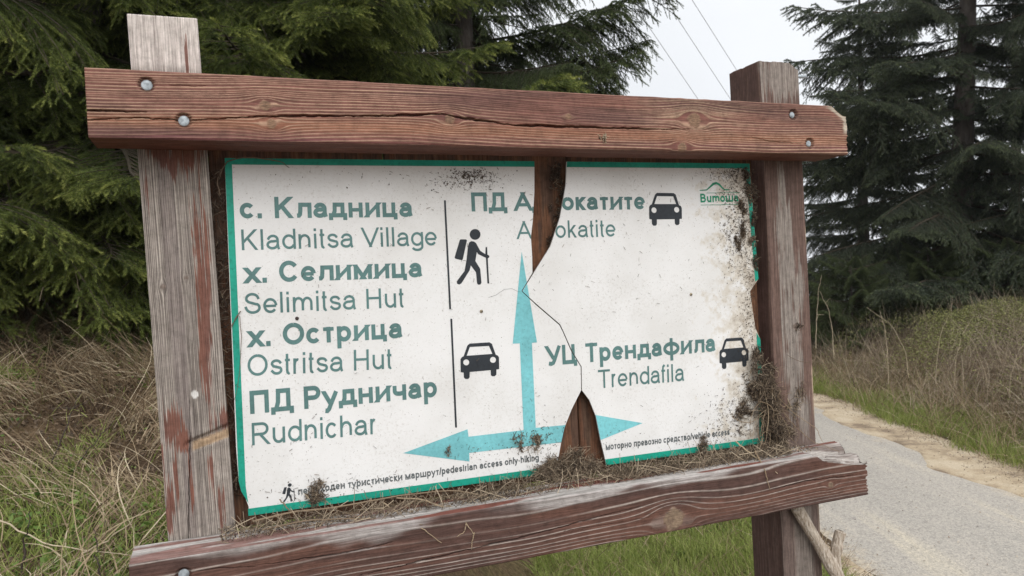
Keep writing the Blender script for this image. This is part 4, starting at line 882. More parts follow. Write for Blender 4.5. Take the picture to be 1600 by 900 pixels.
GL_ = {   # glyph: (advance, side bearing, height, strokes); Grotesque proportions in capital heights
 'с': (.76, .05, XH, _c), 'е': (.77, .05, XH, _e), 'о': (.80, .05, XH, _O), 'а': (.77, .05, XH, _a), 'р': (.82, .09, XH, _p), 'у': (.76, .01, XH, _u_cyr),
 'л': (.84, .05, XH, _el), 'д': (.90, .01, XH, _de(.03, .30)), 'н': (.84, .09, XH, [('L', [(0, 0), (0, 1)]), ('L', [(1, 0), (1, 1)]), ('B', [(0, .52), (1, .52)])]),
 'и': (.86, .09, XH, [('L', [(0, 0), (0, 1)]), ('L', [(1, 0), (1, 1)]), ('D', [(.02, .02), (.98, .98)])]), 'ц': (.88, .08, XH, _ts(.30)), 'х': (.76, .01, XH, [('D', [(.10, 0), (.90, 1)]), ('D', [(.10, 1), (.90, 0)])]),
 'м': (1.02, .09, XH, [('L', [(0, 0), (0, 1)]), ('L', [(1, 0), (1, 1)]), ('D', [(.02, 1), (.5, .05)]), ('D', [(.98, 1), (.5, .05)])]), 'т': (.66, .03, XH, [('B', [(-.1, 1), (1.1, 1)]), ('L', [(.5, 0), (.5, 1)])]),
 'ч': (.80, .08, XH, [('L', [(1, 0), (1, 1)]), ('C', [(0, 1.12), (0, .72)] + ell(.35, .66, .35, .25, 185, 270, 8) + [(.6, .40), (1, .47)])]), 'к': (.70, .09, XH, [('L', [(0, 0), (0, 1)]), ('D', [(.12, .5), (.86, 1.0)]), ('D', [(.22, .58), (.88, 0)])]),
 'в': (.80, .09, XH, _be(.53)), 'ф': (1.16, .05, XH, [('C', ell(.5, .5, .5, .5, 90, 450, 28)), ('L', [(.5, -.40), (.5, 1.38)])]),
 'п': (.82, .09, XH, [('L', [(0, 0), (0, 1), (1, 1), (1, 0)])]), 'ш': (1.2, .09, XH, [('L', [(0, 1), (0, 0), (1, 0), (1, 1)]), ('L', [(.5, 0), (.5, 1)])]), 'з': (.66, .04, XH, [('C', [(.05, .8)] + ell(.45, .76, .42, .24, 150, -90, 12)), ('C', [(.4, .52)] + ell(.47, .26, .5, .26, 90, -160, 12))]),
 'К': (1.0, .10, 1, [('L', [(0, 0), (0, 1)]), ('D', [(.08, .42), (.84, 1.0)]), ('D', [(.34, .60), (.90, 0)])]), 'С': (1.0, .06, 1, [('C', ell(.5, .5, .5, .5, 35, 325, 26))]), 'О': (1.08, .06, 1, _O),
 'П': (1.0, .10, 1, [('L', [(0, 0), (0, 1), (1, 1), (1, 0)])]), 'Д': (1.05, .01, 1, _de(.0, .22)), 'Р': (.93, .10, 1, _R), 'А': (1.0, .0, 1, [('D', [(0, 0), (.5, 1)]), ('D', [(1, 0), (.5, 1)]), ('B', [(.17, .28), (.83, .28)])]),
 'У': (.90, .01, 1, [('D', [(0, 1), (.52, .30)]), ('C', [(1.04, 1.1), (.58, .18), (.48, .03), (.32, -.02), (.10, .01)])]), 'Ц': (1.03, .10, 1, _ts(.22)), 'Т': (.85, .03, 1, [('B', [(-.1, 1), (1.1, 1)]), ('L', [(.5, 0), (.5, 1)])]),
 '.': (.39, .09, .235, [('L', [(0, 0), (0, 1)])]), ' ': (.39, 0, 0, []), '/': (.39, 0, 1, [('D', [(0, 0), (1, 1)])]), '-': (.46, .05, XH, [('B', [(0, .5), (1, .5)])]),
 'K': (.93, .10, 1, [('L', [(0, 0), (0, 1)]), ('D', [(.0, .34), (.95, 1.0)]), ('D', [(.36, .60), (1.0, 0)])]), 'l': (.31, .09, 1, [('L', [(.5, 0), (.5, 1)])]), 'i': (.31, .09, 1, [('L', [(.5, 0), (.5, .70)]), ('L', [(.5, .985), (.5, 1)])]),
 'd': (.78, .05, 1, [('L', [(1, 0), (1, 1)]), ('C', ell(.5, .345, .5, .345, 30, 330, 26))]), 'n': (.78, .09, XH, _n()), 'h': (.78, .09, 1, [('L', [(0, 0), (0, 1)]), ('C', [(0, .38)] + ell(.52, .40, .48, .29, 150, 0, 12) + [(1, 0)])]),
 'm': (1.16, .09, XH, [('L', [(0, 0), (0, 1)]), ('C', [(0, .55)] + ell(.26, .60, .24, .40, 150, 0, 10) + [(.5, 0)]), ('C', [(.5, .55)] + ell(.76, .60, .24, .40, 150, 0, 10) + [(1, 0)])]),
 'r': (.47, .09, XH, [('L', [(0, 0), (0, 1)]), ('C', [(0, .55)] + ell(.85, .50, .85, .50, 160, 85, 8) + [(1.15, .97)])]), 'u': (.78, .09, XH, [('L', [(1, 0), (1, 1)]), ('C', [(0, 1.1), (0, .42)] + ell(.48, .42, .48, .42, 180, 330, 12))]),
 't': (.39, .03, 1, [('C', [(.42, 1.02), (.42, .16), (.52, .02), (.78, -.02), (1.0, .0)]), ('B', [(-.1, .69), (1.1, .69)])]), 'f': (.39, .02, 1, [('C', [(.40, -.1), (.40, .78), (.5, .95), (.74, 1.02), (1.05, .98)]), ('B', [(-.1, .69), (1.1, .69)])]),
 's': (.70, .05, XH, [('C', [(.97, .76)] + ell(.5, .76, .43, .24, 30, 190, 10) + [(.22, .57), (.78, .45)] + ell(.55, .26, .45, .26, 40, -150, 12) + [(.0, .25)])]),
 'S': (.93, .07, 1, [('C', [(.95, .72)] + ell(.5, .75, .42, .25, 15, 200, 12) + [(.22, .58), (.75, .45)] + ell(.53, .26, .47, .26, 45, -160, 14) + [(.0, .33)])]),
 'V': (.93, .0, 1, [('D', [(0, 1), (.5, 0)]), ('D', [(1, 1), (.5, 0)])]), 'v': (.70, .01, XH, [('D', [(0, 1), (.5, 0)]), ('D', [(1, 1), (.5, 0)])]), 'A': (.93, .0, 1, [('D', [(0, 0), (.5, 1)]), ('D', [(1, 0), (.5, 1)]), ('B', [(.17, .31), (.83, .31)])]),
 'g': (.78, .05, XH, [('C', ell(.5, .5, .5, .5, 30, 330, 26)), ('C', [(1, 1.1), (1, -.1)] + ell(.5, -.12, .5, .25, 0, -160, 12))]), 'e': (.78, .05, XH, _e), 'a': (.78, .05, XH, _a), 'c': (.70, .05, XH, _c), 'o': (.78, .05, XH, _O), 'p': (.78, .09, XH, _p),
 'H': (1.0, .11, 1, [('L', [(0, 0), (0, 1)]), ('L', [(1, 0), (1, 1)]), ('B', [(0, .53), (1, .53)])]), 'O': (1.08, .06, 1, _O), 'R': (1.0, .10, 1, _R + [('D', [(.48, .47), (1.02, 0)])]), 'k': (.70, .09, 1, [('L', [(0, 0), (0, 1)]), ('D', [(.0, .24), (.9, .69)]), ('D', [(.35, .44), (1, 0)])]),
 'T': (.85, .02, 1, [('B', [(-.1, 1), (1.1, 1)]), ('L', [(.5, 0), (.5, 1)])]), 'y': (.70, .01, XH, _u_cyr), 'B': (.93, .1, 1, _be(.52)),
}
def miter_strip(P, w):
    P = np.asarray(P, float); P = P[np.r_[True, np.linalg.norm(np.diff(P, axis=0), axis=1) > 1e-6]]; T = np.diff(P, axis=0); T /= np.linalg.norm(T, axis=1, keepdims=True); Nn = np.c_[-T[:, 1], T[:, 0]]
    M0 = np.concatenate([Nn[:1], Nn[:-1] + Nn[1:], Nn[-1:]]); M0 /= np.linalg.norm(M0, axis=1, keepdims=True) + 1e-9
    c = np.concatenate([[1], np.clip((M0[1:-1] * Nn[1:]).sum(1), .55, 1), [1]]); return P + M0 * (w / 2 / c)[:, None], P - M0 * (w / 2 / c)[:, None]
def text_tris(body, p0, p1, cap_px, bold=0.0, space=0.0):
    """grotesque lettering drawn with a pen of even width, fitted between two baseline points (photo pixels); returns layers of triangles"""
    w = .203 if bold else .125
    x = 0.; layers = []; xmin, xmax = 9e9, -9e9
    for ch in body:
        adv, sb, H, strokes = GL_[ch]; adv *= 1.03 if bold else 1.0; sb *= .8 if bold else 1.0; Wd = adv - 2 * sb
        for li, (kind, pts) in enumerate(strokes):
            P = [(x + sb + w / 2 + px_ * (Wd - w), w / 2 + py_ * (max(H, w + .0) - w) if py_ >= 0 else w / 2 + py_ * max(H, .5)) for px_, py_ in pts]
            P = [np.array(q) for q in P]; ww = w
            if kind == 'D' and ch in 'иИ': ww = w * .8
            if kind == 'B': ww = w * (.86 if bold else .95)
            ex = {'L': w / 2, 'D': w * 1.2, 'C': 0, 'B': 0, 'F': 0}[kind]
            lo_, hi_ = (-9, 9) if kind != 'D' else (0, H if ch != 'k' else XH)
            if kind == 'C' and H and min(q[1] for q in pts) > -.12 and max(q[1] for q in pts) > 1.05: hi_ = H
            if kind == 'C' and max(q[1] for q in pts) > 1.05: hi_ = H
            if kind == 'C' and min(q[1] for q in pts) == -.1 and ch == 'f': lo_ = 0
            if ex:
                a_ = P[0] - P[1]; b_ = P[-1] - P[-2]; free = lambda y: kind != 'D' or y < .06 or y > .94 or (ch == 'k' and y > .68)
                if free(pts[0][1]): P[0] = P[0] + a_ / (np.linalg.norm(a_) + 1e-9) * ex
                if free(pts[-1][1]): P[-1] = P[-1] + b_ / (np.linalg.norm(b_) + 1e-9) * ex
            A_, B_ = miter_strip(P, ww); tr = []
            for i in range(len(A_) - 1):
                for t_ in ([A_[i], A_[i + 1], B_[i + 1]], [A_[i], B_[i + 1], B_[i]]):
                    t_ = [tuple(q) for q in t_]
                    if signed(t_) < 0: t_ = t_[::-1]
                    if hi_ < 9: t_ = clip_half(t_, (9, hi_), (-9, hi_))
                    if lo_ > -9 and len(t_) > 2: t_ = clip_half(t_, (-9, lo_), (9, lo_))
                    if len(t_) > 2: tr.append(t_); xs = [q[0] for q in t_]; xmin = min(xmin, *xs); xmax = max(xmax, *xs)
            while len(layers) <= li: layers.append([])
            layers[li] += tr
        x += adv + space
    a_, c_ = pp(*p0), pp(*p1); hgt = (pp(p0[0] - cap_px * .05, p0[1] - cap_px)[1] - a_[1]) * 1.03; L = np.linalg.norm(c_ - a_); d = (c_ - a_) / L; nn = np.array([-d[1], d[0]])
    f = lambda q: tuple(a_ + (q[0] - xmin) / (xmax - xmin) * L * d + q[1] * hgt * nn)
    return [[[f(q) for q in t_] for t_ in tr] for tr in layers]
BD = .026
TEXT = [("с. Кладница", (375, 341.5), (645, 339), 33, BD), ("Kladnitsa Village", (378, 391), (683, 383.5), 31.5, 0), ("х. Селимица", (379, 443), (660, 433), 33, BD), ("Selimitsa Hut", (382, 491), (631, 480), 32, 0),
        ("х. Острица", (385, 543), (629, 528), 34, BD), ("Ostritsa Hut", (387, 588), (612, 576), 33, 0), ("ПД Рудничар", (391, 647), (683, 620), 35, BD), ("Rudnichar", (394, 696), (587, 678), 34, 0),
        ("ПД Адвокатите", (737, 330.5), (1008, 327), 29, BD), ("Advokatite", (807, 373.5), (962, 369.5), 27, 0), ("УЦ Трендафила", (851, 572), (1118, 549), 30, BD), ("Trendafila", (935, 607), (1069, 595), 28, 0)]
for body, p0, p1, cap, bd in TEXT: printed("lettering", text_tris(body, p0, p1, cap, bd), m_text)
printed("lettering", text_tris("пешеходен туристически маршрут/pedestrian access only-hiking", (466, 773.5), (842, 719.5), 11.5, 1), m_small)
printed("lettering", text_tris("моторно превозно средство/vehicle access", (946, 703.5), (1140, 679.5), 10.5, 1), m_small)
# arrows
def P_(lst): return [tuple(pp(*q)) for q in lst]
printed("arrow", tess([P_([(815, 393), (839, 535), (831, 535.6), (837, 668.5), (878, 664.5), (905, 662), (905, 644), (1004, 661), (905, 701), (905, 687.5), (873, 691.6), (733, 707.6), (733.5, 721), (630, 708), (730.5, 670.6), (732, 682.3), (818, 672), (812, 536.5), (801, 537)])]), m_arrow)
# divider lines
printed("divider_line", tess([P_([(693.5, 313), (696.5, 313), (704.8, 483), (701.8, 483)])]), m_dark, 'L')
printed("divider_line", tess([P_([(703.5, 498), (706.5, 498), (714, 668), (711, 668)])]), m_dark, 'L')
# pictograms
def circ(cx, cy, r, n=20, k=1.0): return [(cx + r * math.cos(i * 2 * math.pi / n), cy + r * k * math.sin(i * 2 * math.pi / n)) for i in range(n)]
z3 = lambda l: [(400 + x / 3, 300 + y / 3) for x, y in l]
CAR = [z3([(962, 866), (961, 806), (966, 797), (976, 791), (993, 742), (1004, 732), (1096, 726), (1108, 733), (1126, 784), (1136, 788), (1141, 797), (1142, 851), (1129, 853), (1129, 876), (1122, 884), (1110, 885), (1103, 878), (1102, 856), (1004, 865), (1004, 889), (998, 897), (985, 898), (977, 891), (976, 868)]),
       z3([(1005, 748), (1094, 743), (1110, 780), (990, 789)]), z3(circ(988, 820, 14)), z3(circ(1113, 808, 14))]
car_uv = [np.array([pp(*q) for q in l]) for l in CAR]; car_c = car_uv[0].mean(0); car_w = np.ptp(car_uv[0][:, 0])
def car_at(x, y, w, shear):
    c = pp(x, y); wu = abs(pp(x + w / 2, y)[0] - pp(x - w / 2, y)[0]); k = wu / car_w
    return tess([[tuple(c + (q - car_c) * k) for q in l] for l in car_uv])
printed("car_pictogram", car_at(750, 570, 61, 0), m_dark, 'L'); printed("car_pictogram", car_at(1040, 333.5, 51.5, 0), m_dark, 'R'); printed("car_pictogram", car_at(1147, 557.5, 46, 0), m_dark, 'R')
z5 = lambda l: [(700 + x / 4.5, 280 + y / 4.5) for x, y in l]
HIK = [z5(circ(190, 388, 38)), z5([(82, 428), (88, 423), (126, 423), (133, 430), (104, 562), (97, 570), (52, 559), (46, 550)]),
       z5([(140, 470), (148, 445), (162, 436), (182, 438), (197, 450), (226, 503), (262, 527), (264, 478), (275, 478), (277, 530), (289, 538), (290, 550), (279, 556), (289, 733), (277, 733), (266, 553), (212, 527), (202, 512), (192, 575), (226, 630), (235, 728), (228, 740), (213, 742), (204, 733), (196, 655), (160, 606), (152, 640), (94, 732), (78, 741), (63, 734), (61, 718), (116, 645), (130, 565)])]
hik_uv = [np.array([pp(*q) for q in l]) for l in HIK]; hk_c = hik_uv[2].mean(0)
printed("hiker_pictogram", [t_ for l in hik_uv for t_ in tess([[tuple(q) for q in l]])], m_dark, 'L')
c2 = pp(453.5, 773); k2 = .305
printed("hiker_pictogram", [t_ for l in hik_uv for t_ in tess([[tuple(c2 + (q - hk_c) * k2) for q in l]])], m_dark, 'L')
# park emblem: a ridge line over lettering between two rules
def stroke(pts, w):
    P = np.array([pp(*q) for q in pts]); T = np.gradient(P, axis=0); T /= np.linalg.norm(T, axis=1, keepdims=True); nn = np.c_[-T[:, 1], T[:, 0]]; w = np.broadcast_to(w, (len(P),))[:, None]
    A_, B_ = P - nn * w / 2, P + nn * w / 2
    return [x for i in range(len(P) - 1) for x in quad_tris([tuple(A_[i]), tuple(A_[i + 1]), tuple(B_[i + 1]), tuple(B_[i])])]
z6 = lambda l: [(1050 + x / 5, 240 + y / 5) for x, y in l]
printed("emblem", stroke(z6([(215, 288), (270, 284), (295, 262), (320, 238), (345, 230), (370, 243), (392, 268), (410, 282), (450, 284)]), np.array([.002, .003, .004, .006, .006, .005, .004, .003, .002])), m_logo, 'R')
printed("emblem", stroke(z6([(270, 308), (400, 306), (530, 305)]), .0012) + stroke(z6([(225, 402), (380, 400), (520, 396)]), .0012), m_logo, 'R')
printed("emblem", text_tris("Bumoшa", (1094.5, 316.5), (1154, 315), 13.5, 1), m_logo, 'R')

# ---- hairline crack that leaves the break to the left is left out of the print: it is a scratch in the sheet
printed("scratch", stroke([(763, 465), (775, 461), (788, 452), (800, 451), (808, 455), (813, 456)], .0006), m_small, 'L')

# ---- bolts and screws
m_zinc = mat_plain("zinc", (.35, .39, .42), .55, metal=.25, var=.45, scale=120)
def dome(name, u, v, n, r, h, mat, parent, slot=False):
    prof = [(1.0, 0), (1.0, .35), (.9, .62), (.7, .83), (.4, .96), (.02, 1.0)]; k = 24; V = []
    for pr, ph in prof:
        for i in range(k): a_ = i * 2 * math.pi / k; V.append(loc(u + r * pr * math.cos(a_), v + r * pr * math.sin(a_), n + h * ph))
    fs = [(j * k + i, j * k + (i + 1) % k, (j + 1) * k + (i + 1) % k, (j + 1) * k + i) for j in range(len(prof) - 1) for i in range(k)]
    return link(name, mesh_np(name, np.array(V), [np.array(fs)], True), mat, parent)
for x, y in BOLTS_T:
    u, v = on_sign(x, y, BT); dome("bolt", u, v, BT - .0062, .0092 if x < 600 else .0072, .0022, m_zinc, beam_t)
u, v = on_sign(287, 899, BB); dome("bolt", u, v, BB - .0062, .0092, .0022, m_zinc, beam_b)
m_screw = mat_plain("brass_screw", (.30, .25, .17), .5, metal=.5, var=.3, scale=300); m_rust = mat_plain("dark_screw", (.05, .035, .032), .7, var=.3, scale=300)
for x, y, mt, par in [(464, 497.5, m_rust, panL), (752, 486.5, m_screw, panL), (1079.5, 460, m_screw, panR)]:
    u, v = pp(x, y); dome("screw", u, v, NP + .0002, .0036, .003, mt, par); dome("screw", u + .0006, v - .0004, NP + .003, .0016, .0006, m_rust, par)
acc = Acc(); u, v = on_sign(1249, 120, -.05); P = np.stack([loc(1.53, v, -.05), loc(1.545, v, -.05), loc(on_sign(1259, 122, -.05)[0], v + .001, -.05)]); acc.tubes(P[None], np.full((1, 3), .0045), 0, 10)
link("pin", acc.mesh("pin", True), m_zinc, post_r)

# ================================================================== DEBRIS ON THE SIGN
m_deb = mat_attr("dried_litter", [(0, (.035, .027, .022)), (.35, (.10, .075, .056)), (.7, (.24, .185, .13)), (1, (.44, .36, .26))], .85, .05)
def S_obj(name, acc, mat, label, cat, kind=None, group=None):
    o = link(name, acc.mesh(name), mat); o.matrix_world = SIGN_M; tag(o, label, cat, group, kind); return o
def needles(acc, u, v, n, ln, var, wid=.0011, flat=.35):
    """short dry needles lying at random: arrays in sign coordinates"""
    N = len(u); d = rng.normal(size=(N, 3)); d[:, 2] *= flat; d = nrm(d); q = np.linspace(-.5, .5, 4)
    bend = rng.normal(size=(N, 3)) * .12
    P = np.stack([u, v, n], -1)[:, None] + d[:, None] * (q[None, :, None] * ln[:, None, None]) + bend[:, None] * ((q ** 2)[None, :, None] * ln[:, None, None])
    acc.ribbons(loc(P[..., 0], P[..., 1], P[..., 2]), np.full(N, wid), var)
def flecks(acc, u, v, n, size, var):
    N = len(u); k = 5; an = np.arange(k) * 2 * np.pi / k; rr = size[:, None] * rng.uniform(.35, 1.1, (N, k)); rot = rng.uniform(0, 6.28, (N, 1))
    U = u[:, None] + rr * np.cos(an + rot); Vv = v[:, None] + rr * np.sin(an + rot); Nn = np.repeat(np.asarray(n)[:, None], k, 1) + rng.uniform(0, .0007, (N, k))
    c = loc(u, v, n + size * .5); V = np.concatenate([loc(U, Vv, Nn), c[:, None]], 1).reshape(-1, 3); b = np.arange(N)[:, None] * (k + 1)
    f = np.concatenate([np.concatenate([b + i, b + (i + 1) % k, b + k], 1) for i in range(k)]); acc.add(V, f, np.repeat(var, k + 1))
def dark(N, m=.22, s=.16): return np.clip(rng.normal(m, s, N), 0, 1)
# flecks stuck to the panel: denser along the outer edge, below the top border and by the break
a = Acc()
def fleck_cloud(n, x, y, sx, sy, smax=.0024, nd=.16, clip=True):
    X = rng.normal(x, sx, n); Y = rng.normal(y, sy, n); ok = (X > 366) & (X < 1182) & (Y > 262) & (Y < 806 - .147 * (X - 388) - 4); X, Y = X[ok], Y[ok]
    uv = np.array([pp(p, q) for p, q in zip(X, Y)]).reshape(-1, 2)
    if clip: k = (uv[:, 0] < fL(uv[:, 1]) - .002) | (uv[:, 0] > fR(uv[:, 1]) + .002); uv = uv[k]
    N = len(uv)
    if N == 0: return
    flecks(a, uv[:, 0], uv[:, 1], np.full(N, NP + .0014), rng.uniform(.0004, smax, N) * rng.random(N) ** .5, dark(N))
    k = rng.random(N) < nd; N2 = int(k.sum())
    if N2: needles(a, uv[k, 0], uv[k, 1], np.full(N2, NP + .0022), rng.uniform(.003, .010, N2), dark(N2, .3), .0008, .12)
for args in [(420, 738, 274, 18, 7), (300, 728, 280, 34, 11), (700, 1168, 330, 9, 50), (700, 1174, 480, 7, 90), (500, 1150, 270, 24, 6), (70, 600, 275, 120, 9), (572, 1150, 285, 16, 22), (726, 1152, 350, 13, 40), (286, 1140, 360, 9, 30), (260, 1165, 420, 9, 60), (220, 1170, 560, 9, 50), (726, 1155, 650, 22, 26), (150, 1120, 660, 22, 20), (120, 1100, 690, 24, 8),
             (150, 820, 700, 34, 18), (90, 845, 690, 14, 20), (60, 745, 705, 24, 8), (110, 480, 770, 30, 10), (70, 560, 756, 60, 8), (180, 1000, 310, 120, 40, .0014), (240, 1000, 400, 140, 90, .0012, .25), (300, 800, 500, 260, 150, .0011, .2), (220, 520, 520, 120, 160, .0010, .2), (160, 900, 690, 50, 18), (60, 830, 610, 14, 40, .0015),
             (60, 840, 300, 12, 40, .0012, .2), (120, 500, 720, 90, 30, .0012, .2)]: fleck_cloud(*args)
S_obj("dried_flecks", a, m_deb, "dark dried flecks and needles stuck to the white panel", "debris", 'stuff')
# litter along the ledge formed by the bottom beam
a = Acc()
def ledge_v(u): return BB_T + TB * (u - .75)
N = 5200; u = rng.uniform(.10, 1.40, N); dens = .35 + .65 * sm(.35, .6, fbm(u * 6, 0 * u, 17)); k = rng.random(N) < dens; u = u[k]; N = len(u)
dep = rng.random(N) ** 1.6; n = -.005 + dep * .075; pile = .022 * (1 - dep) ** 1.5 * (.4 + fbm(u * 9, 0 * u + 2, 23))
needles(a, u, ledge_v(u) + .002 + rng.random(N) * pile, n, rng.uniform(.008, .030, N), np.clip(rng.normal(.5, .24, N), 0, 1), .0012, 1.0)
N = 2600; u = rng.uniform(.9, 1.42, N); dep = rng.random(N); n = -.005 + dep * .06
needles(a, u, ledge_v(u) + .003 + rng.random(N) * .018 * (1 - dep), n, rng.uniform(.006, .022, N), np.clip(rng.normal(.55, .24, N), 0, 1), .0012, 1.0)
N = 2200; u = rng.uniform(.1, 1.5, N); n = rng.uniform(-.01, .06, N); flecks(a, u, ledge_v(u) + .002, n, rng.uniform(.0008, .003, N), np.clip(rng.normal(.45, .25, N), 0, 1))
N = 420; u = rng.uniform(.12, 1.42, N); needles(a, u, ledge_v(u) + .004 + rng.random(N) * .014, rng.uniform(.0, .075, N), rng.uniform(.035, .085, N), np.clip(rng.normal(.72, .22, N), 0, 1), .0014, .8)
# needles caught in the gap beside the grey post
N = 700; v = rng.uniform(.10, .74, N); u = rng.uniform(.118, .146, N) + .02 * (.45 - v); needles(a, u, v, rng.uniform(-.05, -.022, N), rng.uniform(.008, .028, N), dark(N, .3), .0012, .7)
S_obj("needle_litter", a, m_deb, "dry spruce needles and bits heaped along the beam under the panel", "litter", 'stuff')
# clumps: each a thing of its own
def clump(px, n0, ru, rv, rn, N, label, ln=(.008, .026), m=.3, name="debris_clump", wid=.0011, nf=0, thin=.45):
    a = Acc()
    for x, y, k in px:
        u0, v0 = on_sign(x, y, n0); m_ = int(N * k * thin); nc = max(5, int(14 * k))
        cc = rng.normal(size=(nc, 2)) * .75; wt = rng.random(nc) ** 2 + .05; ci = rng.choice(nc, m_, p=wt / wt.sum()); spread = rng.uniform(.15, .5, nc)
        e = cc[ci] + rng.normal(size=(m_, 2)) * spread[ci][:, None]
        u = u0 + e[:, 0] * ru * k ** .3; v = v0 + e[:, 1] * rv * k ** .3; nn = np.maximum(n0 + np.abs(rng.normal(size=m_)) * rn * .8 * np.exp(-(e ** 2).sum(1) * .5), NP + .0015 if n0 > PB + .02 else PB + .003)
        var = np.clip(rng.normal(m + .12, .25, m_), 0, 1)
        needles(a, u, v, nn, rng.uniform(*ln, m_) * rng.uniform(.5, 1.2, m_), var, wid, .7)
        k2 = int(m_ * .5); flecks(a, u[:k2], v[:k2], nn[:k2] - .001, rng.uniform(.0008, .0028, k2), np.clip(rng.normal(m, .2, k2), 0, 1))
    return S_obj(name, a, m_deb, label, "debris clump", None, "debris clumps caught on the sign")
clump([(1200, 632, 1.), (1192, 600, .6), (1205, 660, 1.), (1190, 575, .35), (1212, 690, .8)], -.004, .022, .024, .022, 2400, "big dark clump of dead plant matter between panel edge and roadside post", (.012, .045))
clump([(1160, 320, .5), (1168, 300, .5), (1158, 355, .5), (1152, 380, .4)], NP + .002, .010, .018, .004, 900, "dark streak of lichen crumbs on the panel beside the green emblem", (.005, .016), .25)
clump([(1165, 275, .7), (1176, 300, .8), (1178, 335, .8), (1181, 410, .5), (1186, 555, .8)], NP + .002, .007, .014, .006, 520, "broken line of dark crumbs down the panel's outer edge", (.005, .018), .2)
clump([(1176, 376, 1.)], NP + .002, .009, .007, .006, 260, "small brown clump stuck to the panel's outer edge below the emblem", (.005, .015), .35)
clump([(1170, 600, .7), (1165, 640, .7), (1155, 655, .4)], NP + .002, .012, .020, .006, 800, "crumbly dark patch on the panel left of the big clump", (.006, .02), .25)
clump([(492, 768, 1.), (489, 780, .8)], NP + .003, .011, .014, .008, 420, "brown tuft stuck over the small lettering near the small hiker", (.008, .022), .35)
clump([(1100, 690, 1.), (1098, 703, .7)], NP + .003, .010, .012, .009, 300, "brown tuft on the bottom border under the word access", (.006, .02), .35)
clump([(895, 720, 1.), (915, 735, .8), (870, 742, .8), (845, 738, .6)], NP + .004, .026, .014, .016, 1300, "grassy heap of needles filling the foot of the panel's lower gap", (.015, .045), .45)
clump([(868, 275, 1.), (876, 300, .7), (872, 330, .5), (866, 355, .4), (858, 380, .35)], PB + .008, .009, .020, .008, 560, "dark lichen crust inside the panel's upper gap", (.006, .018), .12)
clump([(825, 700, .5), (840, 690, .5), (808, 690, .3)], NP + .002, .014, .012, .004, 320, "straggly brown tuft across the blue arrow's shaft", (.008, .028), .35)
clump([(700, 703, 1.)], NP + .002, .004, .008, .004, 90, "tiny brown tuft on the blue arrow's head", (.004, .012), .35)
clump([(1246, 510, 1.)], .003, .008, .006, .004, 120, "tiny dark lichen tuft on the roadside post's face", (.004, .012), .2)
clump([(1240, 640, .8), (1252, 610, .5), (1235, 668, .8)], .002, .012, .018, .006, 260, "loose dry fibres hanging on the roadside post above the bottom beam", (.010, .04), .5)
clump([(942, 214, 1.)], BT + .001, .005, .006, .006, 200, "pale lichen knob on the top beam", (.003, .009), .75)
clump([(1311, 697, 1.)], BB - .095, .004, .006, .003, 160, "dark lichen chip on the splintered end of the bottom beam", (.003, .009), .25)
# twigs and dry stems
m_dtwig = mat_attr("dry_twig", [(0, (.14, .10, .07)), (.5, (.27, .20, .13)), (1, (.42, .33, .22))], .8, 0)
def twig(pts, n0, n1, r0, label, var=.5, fork=(), drape=False):
    a = Acc()
    def line(ps, na, nb, r):
        P = []
        for i, (x, y) in enumerate(ps):
            n = na + (nb - na) * i / (len(ps) - 1)
            if drape:                                               # rest on the ledge, or hang against the beam's face
                lo_, hi_ = .0, BB + r + .003; f_ = lambda n_: (lambda uv: uv[1] - ledge_v(uv[0]) - r - .003)(on_sign(x, y, n_))
                if f_(hi_) < 0 and f_(lo_) > 0:
                    for _ in range(24):
                        m_ = (lo_ + hi_) / 2; lo_, hi_ = (m_, hi_) if f_(m_) > 0 else (lo_, m_)
                    n = lo_
                elif f_(hi_) < 0: n = hi_
                n = hi_ if f_(BB + r + .003) < 0 and on_sign(x, y, BB)[1] < ledge_v(on_sign(x, y, BB)[0]) else n
            P.append([*on_sign(x, y, n), n])
        P = np.array(P)
        q = np.linspace(0, 1, 18); s = np.linspace(0, 1, len(P)); Q = np.stack([np.interp(q, s, P[:, k]) for k in range(3)], -1); Q[1:-1] = (Q[:-2] + Q[1:-1] * 2 + Q[2:]) / 4; Q[1:-1] += rng.normal(size=(16, 3)) * .0006
        a.tubes(loc(Q[:, 0], Q[:, 1], Q[:, 2])[None], (r * (1 - .55 * q))[None], var, 6)
    line(pts, n0, n1, r0)
    for f, na, nb in fork: line(f, na, nb, r0 * .7)
    return S_obj("dry_twig", a, m_dtwig, label, "twig", None, "dry twigs lying on the bottom beam")
twig([(620, 778), (660, 780), (705, 798), (730, 818), (741, 836)], .01, BB + .006, .0016, "curved pale twig hanging over the bottom beam, ending in a short fork", .8, [([(729, 817), (725, 832), (714, 838)], BB + .003, BB + .006), ([(741, 832), (738, 845), (737, 858)], BB + .006, BB + .006)], drape=True)
twig([(600, 786), (628, 805), (660, 826), (690, 848)], .03, BB + .006, .0015, "straight thin twig slanting down the bottom beam's face", .7, drape=True)
twig([(395, 815), (450, 800), (520, 795), (600, 778), (700, 765), (745, 772)], .012, .03, .0022, "longest brown twig lying along the litter heap", .35, drape=True)
twig([(410, 828), (480, 812), (560, 810), (620, 812), (660, 820)], .04, .075, .0018, "crooked grey twig near the beam's front edge", .2, drape=True)
twig([(437, 780), (452, 797), (462, 806)], -.005, .02, .0014, "short twig leaning against the panel below the small hiker", .3)
twig([(1180, 705), (1195, 735), (1203, 765)], .045, BB + .006, .0018, "thin twig hanging over the beam near its splintered end", .5, drape=True)
twig([(1150, 690), (1180, 715), (1215, 740)], .01, BB - .01, .002, "thick pale stub slanting across the litter at the roadside post", .9, drape=True)
twig([(1222, 640), (1240, 665), (1270, 690), (1312, 706)], .01, .05, .0013, "wiry reddish stem sticking out past the roadside post", .3)
